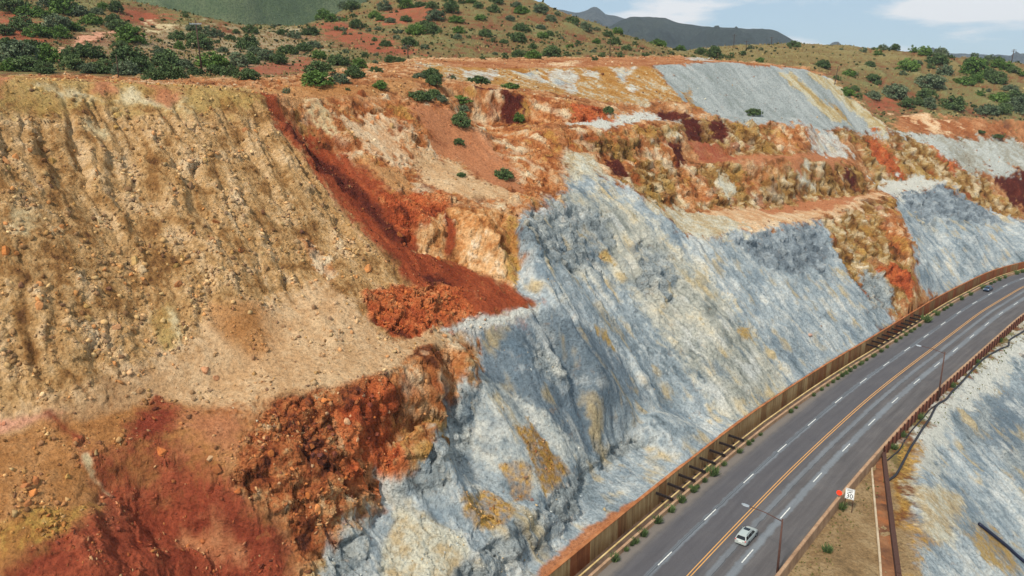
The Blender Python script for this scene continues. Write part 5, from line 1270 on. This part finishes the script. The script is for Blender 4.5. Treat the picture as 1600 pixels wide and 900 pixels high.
B1 = [(60,80,160),(170,100,140),(250,110,100),(300,50,110),(390,90,160),(480,100,120),(560,150,130),(600,90,80),(640,60,70),(720,80,90),(700,150,100),(800,270,170),(740,200,120),(120,190,130),(230,230,150),(340,190,160),(370,240,90),(430,190,110),(180,330,180),(270,390,160),(90,400,200),(150,445,160),(60,445,120),(30,330,110),(20,220,90),(10,270,40),(510,200,40),(680,180,50),(535,365,150),(440,440,140),(430,380,110),(270,460,120),(560,460,110),(640,460,120),(745,315,90),(790,400,200),(770,470,140),(870,460,150),(950,505,130),(1050,490,180),(1040,420,180),(1000,360,100),(1130,430,120),(1215,470,100),(1340,470,110),(1320,420,190),(1250,310,150),(1215,260,110),(1300,230,90),(1100,250,90),(1120,310,60),(990,260,30),(1050,330,50),(970,310,40),(1440,480,110),(1540,500,150),(1480,420,120),(1560,400,120),(1390,330,70),(1360,230,60),(1345,270,40),(1430,250,70),(1470,210,50),(1560,210,90),(1540,310,130),(1590,340,90),(1150,110,50),(1200,190,90),(880,130,30),(870,40,20)]
B2 = [(60,380,110),(130,400,110),(200,340,120),(160,220,70),(230,240,80),(110,160,40),(340,220,120),(355,300,100),(290,320,100),(370,540,200),(390,480,200),(520,520,140),(610,490,160),(510,410,150),(390,370,110),(640,430,100),(745,455,90),(840,395,90),(895,390,70),(745,405,50),(750,350,40),(685,360,60),(560,335,50),(575,570,40),(190,585,50),(420,120,110),(470,140,90),(560,40,110),(600,70,110),(510,130,60),(560,130,60),(620,180,90),(680,170,45),(610,110,60),(740,110,100),(800,60,110),(780,140,70),(835,150,80),(880,90,30),(930,140,80),(885,210,60),(760,190,50),(590,220,30),(550,220,40),(510,190,60),(545,195,50),(650,215,30),(700,200,40),(735,260,45),(810,290,80),(770,310,30),(955,290,120),(880,250,50),(930,310,50),(1050,310,60),(1000,220,130),(1090,210,140),(1060,160,80),(940,50,100),(1030,40,100),(900,20,80),(1120,130,140),(1100,60,90),(1210,80,120),(1250,140,110),(1270,210,90),(1260,250,70),(1330,240,40),(1430,230,100),(1410,130,80),(1390,60,80),(1340,20,90),(1480,80,90),(1500,30,90),(1590,130,80),(1545,270,70),(1590,230,60),(1480,265,50),(1495,345,40),(1555,370,60),(1420,375,50),(1200,20,80),(1280,20,60)]
B3 = [(60,80,110),(20,50,80),(180,90,120),(240,130,80),(290,95,50),(370,145,110),(400,170,40),(460,200,90),(530,190,60),(595,225,80),(655,215,80),(640,280,90),(715,310,80),(780,250,40),(770,280,50),(915,290,110),(525,270,70),(410,280,50),(415,340,40),(360,300,60),(310,245,30),(280,220,30),(230,230,70),(190,240,90),(180,190,80),(60,200,120),(40,265,120),(130,305,70),(40,360,110),(100,340,40),(140,370,130),(250,360,150),(340,350,60),(510,330,40),(520,380,50),(560,360,50),(680,360,60),(840,350,60),(1050,310,80),(1000,340,40),(1180,345,90),(1270,360,110),(1330,360,40),(1375,360,50),(1440,350,60),(1500,315,50),(1560,320,40),(1550,390,60),(1135,355,30)]
B4 = [(600,330,50),(460,325,30),(685,350,60),(720,310,70),(795,315,65),(910,325,60),(655,300,25),(340,430,100),(1075,395,130),(1085,330,90),(980,345,90),(1150,350,40),(935,400,80),(885,450,140),(850,475,50),(635,430,70),(510,475,100),(430,505,60),(660,500,110),(680,540,60),(545,470,50),(500,600,120),(545,570,70),(560,620,60),(660,620,100),(740,600,60),(800,630,170),(870,680,110),(930,660,90),(1010,680,100),(1020,560,190),(1000,620,120),(1160,695,160),(1110,470,120),(1020,430,60),(1230,530,120),(1300,520,90),(1400,500,120),(1450,530,130),(1290,480,150),(1280,415,90),(1350,410,70),(1290,370,50),(1390,375,60),(1450,380,60),(1440,430,90),(1500,445,90),(1540,465,70),(1590,470,60),(1330,610,60),(1380,590,40),(1290,670,40),(1380,720,140),(1470,720,100),(1450,640,120),(1540,640,170),(1580,710,150),(1520,580,90)]
def zone_words(px, py):
    if px < 170: return ('on the left hillside', 'bushes on the left hillside') if py < 60 else ('in the left thicket', 'trees in the left thicket')
    if px < 330 and py > 85: return ('behind the ochre crest', 'bushes behind the ochre slope crest')
    if px < 330: return ('on the pale stony slope', 'bushes on the pale stony slope')
    if px < 480: return ('in the wooded dip', 'bushes in the wooded dip')
    if px < 560 and py > 75: return ('by the orange rocks', 'bushes beside the orange rocks')
    if px < 1070: return (('on the lower red hill' if py > 45 else 'near the top of the red hill') + (', left part' if px < 660 else ', middle part' if px < 850 else ', right ridge'), 'bushes dotted over the red hill')
    if px < 1230: return ('on the grassy rise', 'bushes on the grassy rise')
    return (('on the right hill skyline' if py < 90 and px > 1330 or py < 83 else 'at the right hill foot' if py > 145 else 'on the right hill slope') + (', left end' if px < 1360 else ', right end' if px > 1500 else ''), 'bushes dotted over the right hill')
for L_, ox in ((B1, 0), (B2, 400), (B3, 800), (B4, 1200)):
    for x, y, wd in L_:
        px, py, wp = ox + x / 4, y / 4, wd / 4
        tone = str(rng.choice(['dark green', 'dark green', 'grey green', 'bright green'])) if wp > 14 else str(rng.choice(['dark green', 'grey green']))
        zw, gr = zone_words(px, py); size = 'broad' if wp > 30 else 'middling' if wp > 17 else 'small'
        bush(px, py, wp * (1.12 if px < 480 else .98), f'{size} {tone} bush {zw}', gr, tone, float(rng.uniform(.78, 1.05)))
for px, py, wd, tone, ht, lb in (
  (592, 140, 29, 'bright green', .85, 'round bright green bush alone on the brown crest by the long rust boulder'),
  (653, 123, 20, 'grey green', .8, 'thin grey bush left of the tall one on the pit crest'), (673, 125, 44, 'dark green', .75, 'broad upper bush on the crest above the orange ground'), (678, 135, 30, 'dark green', .9, 'dark bush in the middle of the crest clump above the orange ground'), (655, 156, 44, 'dark green', .8, 'broad dark bush at the lower left of the crest clump'), (678, 152, 26, 'dark green', .9, 'dark bush squeezed between the broad ones of the crest clump'), (688, 158, 24, 'grey green', .9, 'greyish bush at the lower right of the crest clump'), (718, 159, 50, 'bright green', .42, 'flat topped spreading bush right of the crest clump'), (722, 177, 24, 'grey green', .9, 'grey bush below the flat topped one on the orange ground'), (720, 199, 38, 'dark green', 1.0, 'tall dark bush on the orange slope below the flat topped one'), (707, 124, 12, 'grey green', 1.0, 'tiny grey green bush on the pale ground by the crest clump'), (748, 131, 41, 'dark green', .7, 'wide dark bush on the upper bench edge by the pale patches'), (795, 138, 42, 'bright green', .42, 'low green bush on the edge above the dark red cliff'),
  (811, 192, 25, 'bright green', 1.15, 'green bush growing on the orange cliff foot'), (717, 228, 21, 'dark green', .95, 'small dark bush midway down the orange slope'), (721, 277, 17, 'dark green', .8, 'smallest dark bush low on the orange slope'), (788, 280, 36, 'dark green', .95, 'dark bush on the orange slope above the grey wall of rock'),
  (950, 178, 20, 'dark green', 1.0, 'dark shrub at the end of the pale path on the upper bench'), (1178, 180, 33, 'dark green', .65, 'flat dark bush at the foot of the big grey dump'), (1241, 73, 22, 'dark green', .75, 'lone dark bush on the skyline left of the right hill'), (1532, 209, 17, 'dark green', .5, 'low bush on the orange bench at the right, upper one'), (1558, 217, 24, 'dark green', .45, 'low bush on the orange bench at the right, lower one')):
    bush(px, py, wd, lb, None, tone, ht)
for lb, px, o in BL: remember(o, lb, px)
# weeds along the kerb
def weed_mesh(seed):
    r_ = np.random.default_rng(seed); V = []; n = 150
    for k in range(n):
        a = r_.uniform(0, 6.28); rr = r_.random() ** .6 * .32; p = np.array([math.cos(a) * rr, math.sin(a) * rr, 0]); d = np.array([math.cos(a) * rr * 1.2, math.sin(a) * rr * 1.2, r_.uniform(.35, .9)]) + r_.normal(0, .08, 3)
        s = np.cross(d, r_.normal(size=3)); s = s / np.linalg.norm(s) * .045; V.append([p - s, p + s, p + d + s * .4, p + d - s * .4])
    V = np.array(V).reshape(-1, 3); m = bpy.data.meshes.new('weed'); m.from_pydata(V.tolist(), [], [(4 * i, 4 * i + 1, 4 * i + 2, 4 * i + 3) for i in range(n)])
    a = m.attributes.new('tint', 'FLOAT', 'POINT'); a.data.foreach_set('value', np.repeat(r_.uniform(0, 1, n), 4).astype(np.float32)); return m
WEED = [weed_mesh(70 + k) for k in range(4)]
for m in WEED: m.materials.append(M_LEAF['dark green'])
def weed(px, py, wpx, label, group, z=0.02, off=None):
    x, y, _ = at_z(px, py, z)
    o_, s_ = road_coord([x], [y]); o_, s_ = float(o_[0]), float(s_[0])
    if off is not None: x, y, _ = road(s_, off, z)
    elif o_ > 0: x, y, _ = road(s_, 9.28 + float(shift(s_)), z)
    else: z = gz(x, y)
    wd = wpx / FPX * math.sqrt(x * x + y * y + 62 * 62)
    o = bpy.data.objects.new('weed', WEED[0 if wpx > 8 else int(rng.integers(0, 4))]); C.objects.link(o); o.location = (x, y, z); o.rotation_euler = (0, 0, rng.uniform(0, 6)); o.scale = (wd * 1.25, wd * 1.25, wd * 1.25 * rng.uniform(.8, 1.1)); tag(o, label, 'weed', group); remember(o, label, px)
kw_ = [(850 + a / 6, 750 + b / 6, c) for a, b, c in ((675, 765, 10), (775, 665, 7), (855, 595, 9), (820, 615, 5), (930, 525, 10), (1075, 405, 10), (1195, 300, 10), (1295, 210, 9), (1410, 115, 9), (1440, 80, 5))]
kw_ += [(1000 + a / 5.62, 640 + b / 5.62, c) for a, b, c in ((370, 815, 9), (475, 725, 8), (510, 695, 5), (575, 640, 7), (745, 495, 7), (875, 380, 8), (950, 310, 7), (985, 280, 4), (1050, 225, 5), (1310, 25, 6))]
kw_ += [(1232, 643, 5), (1243, 638, 4), (1268, 618, 5), (1279, 609, 5), (1291, 603, 4)]
kw_ += [(1250 + a / 6.4, 460 + b / 6.4, c) for a, b, c in ((310, 880, 5), (370, 850, 5), (405, 820, 6), (445, 795, 6), (485, 770, 6), (540, 740, 5), (590, 705, 5), (615, 695, 5), (660, 665, 4), (720, 625, 5), (745, 612, 4), (800, 575, 6), (860, 535, 4), (955, 478, 5), (1000, 445, 4), (1055, 412, 5), (1105, 380, 5), (1140, 355, 4), (1195, 322, 4), (1365, 208, 7), (1440, 160, 4), (1470, 143, 4), (1505, 118, 4))]
kw_ += [(1400 + a / 7.5, 400 + b / 7.5, c) for a, b, c in ((565, 640, 4), (595, 615, 4), (640, 585, 4), (755, 515, 5), (835, 455, 5), (960, 375, 5), (990, 358, 4), (1045, 322, 4), (1085, 302, 4), (1135, 275, 5), (1205, 248, 4), (1345, 203, 5), (1410, 183, 4), (1475, 165, 5))]
for px, py, wd in kw_:
    part = 'near the bottom of the photo' if py > 780 else 'beside the near row of struts' if px < 1150 else 'along the middle stretch of road' if px < 1350 else 'beside the far row of struts' if px < 1455 else 'on the far bend'
    weed(px, py, wd, f'{"bushy" if wd > 7 else "small"} green weed at the kerb foot {part}', 'weeds along the kerb', .02, None)
weed(1114, 742, 14, 'largest bright green weed at the kerb beside the struts', None, .02); weed(1446, 503, 10, 'large green weed at the kerb beside the far row of struts', None, .02)
for px, py, wd, lb in ((1314, 796, 11, 'green weed at the foot of the speed limit sign'), (1339, 752, 7, 'small weed outside the barrier above the speed limit sign'), (1292, 862, 10, 'green weed on the brown strip near the bottom right'), (1436, 655, 8, 'weed tuft against the rusted barrier panels near the lamp'), (1409, 683, 8, 'weed tuft against the rusted panels above the flume'), (1396, 702, 8, 'weed tuft where the rusted panels begin'), (1487, 605, 7, 'bright weed tuft right of the tall street lamp foot'), (1524, 568, 7, 'green tuft beside the hose outside the barrier'), (1560, 535, 7, 'tuft where the hose bends outside the barrier')):
    weed(px, py, wd, lb, None, -1.2)
order_labels()
# scattered low tufts
def tufts(name, sel, n, hmin, hmax, cols, label, seed, wide=.28):
    r_ = np.random.default_rng(seed); pick = r_.choice(sel, n); V = []; T = []
    base = VV[pick] + np.stack([r_.uniform(-.6, .6, n), r_.uniform(-.6, .6, n), np.zeros(n)], 1); hh = r_.uniform(hmin, hmax, n) * np.clip(Y[pick] / 250, .5, 1.6)
    for k in range(4):
        a = r_.uniform(0, 6.28, n); s = np.stack([np.cos(a), np.sin(a), zero[:n]], 1) * (hh * wide)[:, None]; d = np.stack([r_.normal(0, .35, n) * hh, r_.normal(0, .35, n) * hh, hh], 1)
        V.append(np.stack([base - s, base + s, base + d + s * .7, base + d - s * .7], 1))
    V = np.concatenate(V, 0); nq = len(V); cc = np.array([lin(q) for q in cols])[r_.integers(0, len(cols), n)] * r_.uniform(.8, 1.15, (n, 1)); cc = np.tile(cc, (4, 1))
    m = bpy.data.meshes.new(name); m.from_pydata(V.reshape(-1, 3).tolist(), [], np.arange(nq * 4).reshape(-1, 4).tolist()); att_col(m, np.repeat(cc, 4, 0)); o = link(name, m, M_STONE); tag(o, label, None, None, 'stuff')
hills = np.nonzero(np.isin(ZONE, [ZNAMES.index(z) for z in ('hill', 'hillgrass', 'hillgrey')]) & (Y > 160) & (Y < 520) & (OFF > 30))[0]
tufts('dry_grass', hills, 15000, .25, .55, [(150, 130, 84), (166, 146, 96), (140, 116, 74), (120, 118, 70), (160, 138, 98)], 'dry yellow grass tufts over the hills', 21)
tufts('low_scrub', hills, 3600, .3, .6, [(70, 78, 46), (84, 90, 54), (60, 66, 44)], 'low green scrub over the hills', 22, .75)
strip = np.nonzero((OFF < -10) & (OFF > -13) & (Y < 260) & (STA > S0))[0]
tufts('strip_grass', strip, 500, .25, .6, [(96, 104, 56), (120, 116, 66), (140, 126, 84)], 'sparse grass on the strip outside the barrier', 23)

# ------------------------------------------------------------------ far land
def land(name, xs, ys, fn, mat):
    Xg, Yg = np.meshgrid(np.array(xs, np.float32), np.array(ys, np.float32)); Zg = fn(Xg.ravel(), Yg.ravel()); V = np.stack([Xg.ravel(), Yg.ravel(), Zg], 1); nx = len(xs); i = (np.arange(len(ys) - 1)[:, None] * nx + np.arange(nx - 1)[None]).ravel()
    m = bpy.data.meshes.new(name); m.from_pydata(V.tolist(), [], np.stack([i, i + 1, i + nx + 1, i + nx], 1).tolist()); m.polygons.foreach_set('use_smooth', [True] * len(m.polygons)); return tag(link(name, m, mat), kind='structure')
def far_mat(name, cols, sc, spots=None):
    m, t, b = new_mat(name, .95, .1); v = objvec(t); n = noise_node(t, sc, 7, .68, v); n2 = noise_node(t, sc * (50 if sc > .006 else 12), 5, .75, v)
    c = ramp_node(t, n.outputs[0], [(.3 + .4 * i / (len(cols) - 1), q) for i, q in enumerate(cols)]).outputs[0]
    if spots: c = mixc(t, c, lin(spots), ramp_node(t, n2.outputs[0], [(.42, (0, 0, 0)), (.6, (.6, .6, .6))]).outputs[0])
    t.links.new(c, b.inputs['Base Color']); bump(t, b, n2.outputs[0], .8, .2 / sc); return m
M_GM = far_mat('wooded_mountain', [(84, 102, 70), (116, 134, 92), (150, 160, 114), (172, 172, 136)], .008, (70, 90, 60))
M_FM = far_mat('far_mountain_rock', [(66, 74, 78), (84, 92, 94), (100, 104, 102)], .004, (52, 62, 66))
M_FD = far_mat('dark_wooded_ridge', [(48, 58, 56), (60, 70, 64), (76, 82, 70)], .004, (38, 48, 46))
def green(x, y):
    P = (x, y, 0 * x); rise = np.clip((y - 640) / 1500, 0, 1); side = np.clip((60 - x - .02 * y) / 420, 0, 1); side = side * side * (3 - 2 * side)
    rd_ = fbm(P, 420, 5, .5, off=31, mode=1)
    return (20 + 470 * rise ** .9 * side + (rd_ - .5) * 420 * np.clip(rise * 3, 0, 1) * side).astype(np.float32)
land('mountain', np.linspace(-1700, 500, 200), np.linspace(640, 2300, 170), green, M_GM)
def ridge(sky_line, dist, front, back):
    sl = np.array(sky_line, float); tx = (sl[:, 0] - 800) / FPX; v = (sl[:, 1] - 450) / FPX; ax = tx / (cP - sP * v); el = -(sP + cP * v) / (cP - sP * v)
    def fn(x, y):
        a = x / y; top = CAM_H + np.interp(a, ax, el) * dist
        k = np.where(y < dist, np.clip((y - dist + front) / front, 0, 1), np.clip((dist + back - y) / back, 0, 1))
        g = fbm((x, y * .6, 0 * x), dist * .07, 5, .5, off=dist * .01, mode=1); g2 = fbm((x, 0 * x, 0 * x), dist * .012, 3, off=3.0)
        kk = k ** .8
        return (-40 + (top + 40) * kk + (g - .45) * dist * .035 * np.sin(np.pi * np.clip(k, 0, 1)) + g2 * dist * .0012 * kk).astype(np.float32)
    return fn
RM = ridge([(300, 40), (700, 20), (780, 4), (827, 3), (865, 12), (902, 20), (915, 15.5), (923, 11), (930, 9.5), (938, 14), (946, 21), (975, 27), (1010, 33), (1060, 50), (1120, 60), (1250, 75), (1700, 90)], 4300, 1700, 1500)
land('far_mountain', np.linspace(-1400, 2600, 260), np.linspace(2500, 5900, 110), RM, M_FM)
RD = ridge([(600, 90), (880, 70), (940, 50), (970, 32), (985, 26), (1010, 26), (1040, 28), (1062, 36), (1082, 38.5), (1112, 42.5), (1132, 42), (1170, 45), (1200, 45), (1214, 48), (1226, 55), (1242, 64), (1270, 78), (1700, 110)], 3300, 1300, 900)
land('mesa_ridge', np.linspace(-300, 2600, 240), np.linspace(1950, 4250, 100), RD, M_FD)
land('plain', np.linspace(-4500, 4500, 40), np.linspace(660, 7000, 50), lambda x, y: -60 + 8 * fbm((x, y, 0 * x), 900, 3), far_mat('far_plain', [(104, 96, 66), (128, 112, 76), (92, 92, 62)], .003))

# ------------------------------------------------------------------ air
hz = bpy.data.meshes.new('haze'); mbz = MB().box(-4800, 4800, -120, 7200, -140, 700); hz.from_pydata(mbz.v, [], mbz.f)
MH = bpy.data.materials.new('haze_air'); MH.use_nodes = True; th = MH.node_tree; th.nodes.clear()
oh = th.nodes.new('ShaderNodeOutputMaterial'); pv = th.nodes.new('ShaderNodeVolumePrincipled'); pv.inputs['Color'].default_value = (.82, .9, 1.0, 1); pv.inputs['Density'].default_value = .00007; pv.inputs['Anisotropy'].default_value = .2
th.links.new(pv.outputs[0], oh.inputs['Volume'])
tag(link('haze', hz, MH), kind='stuff')
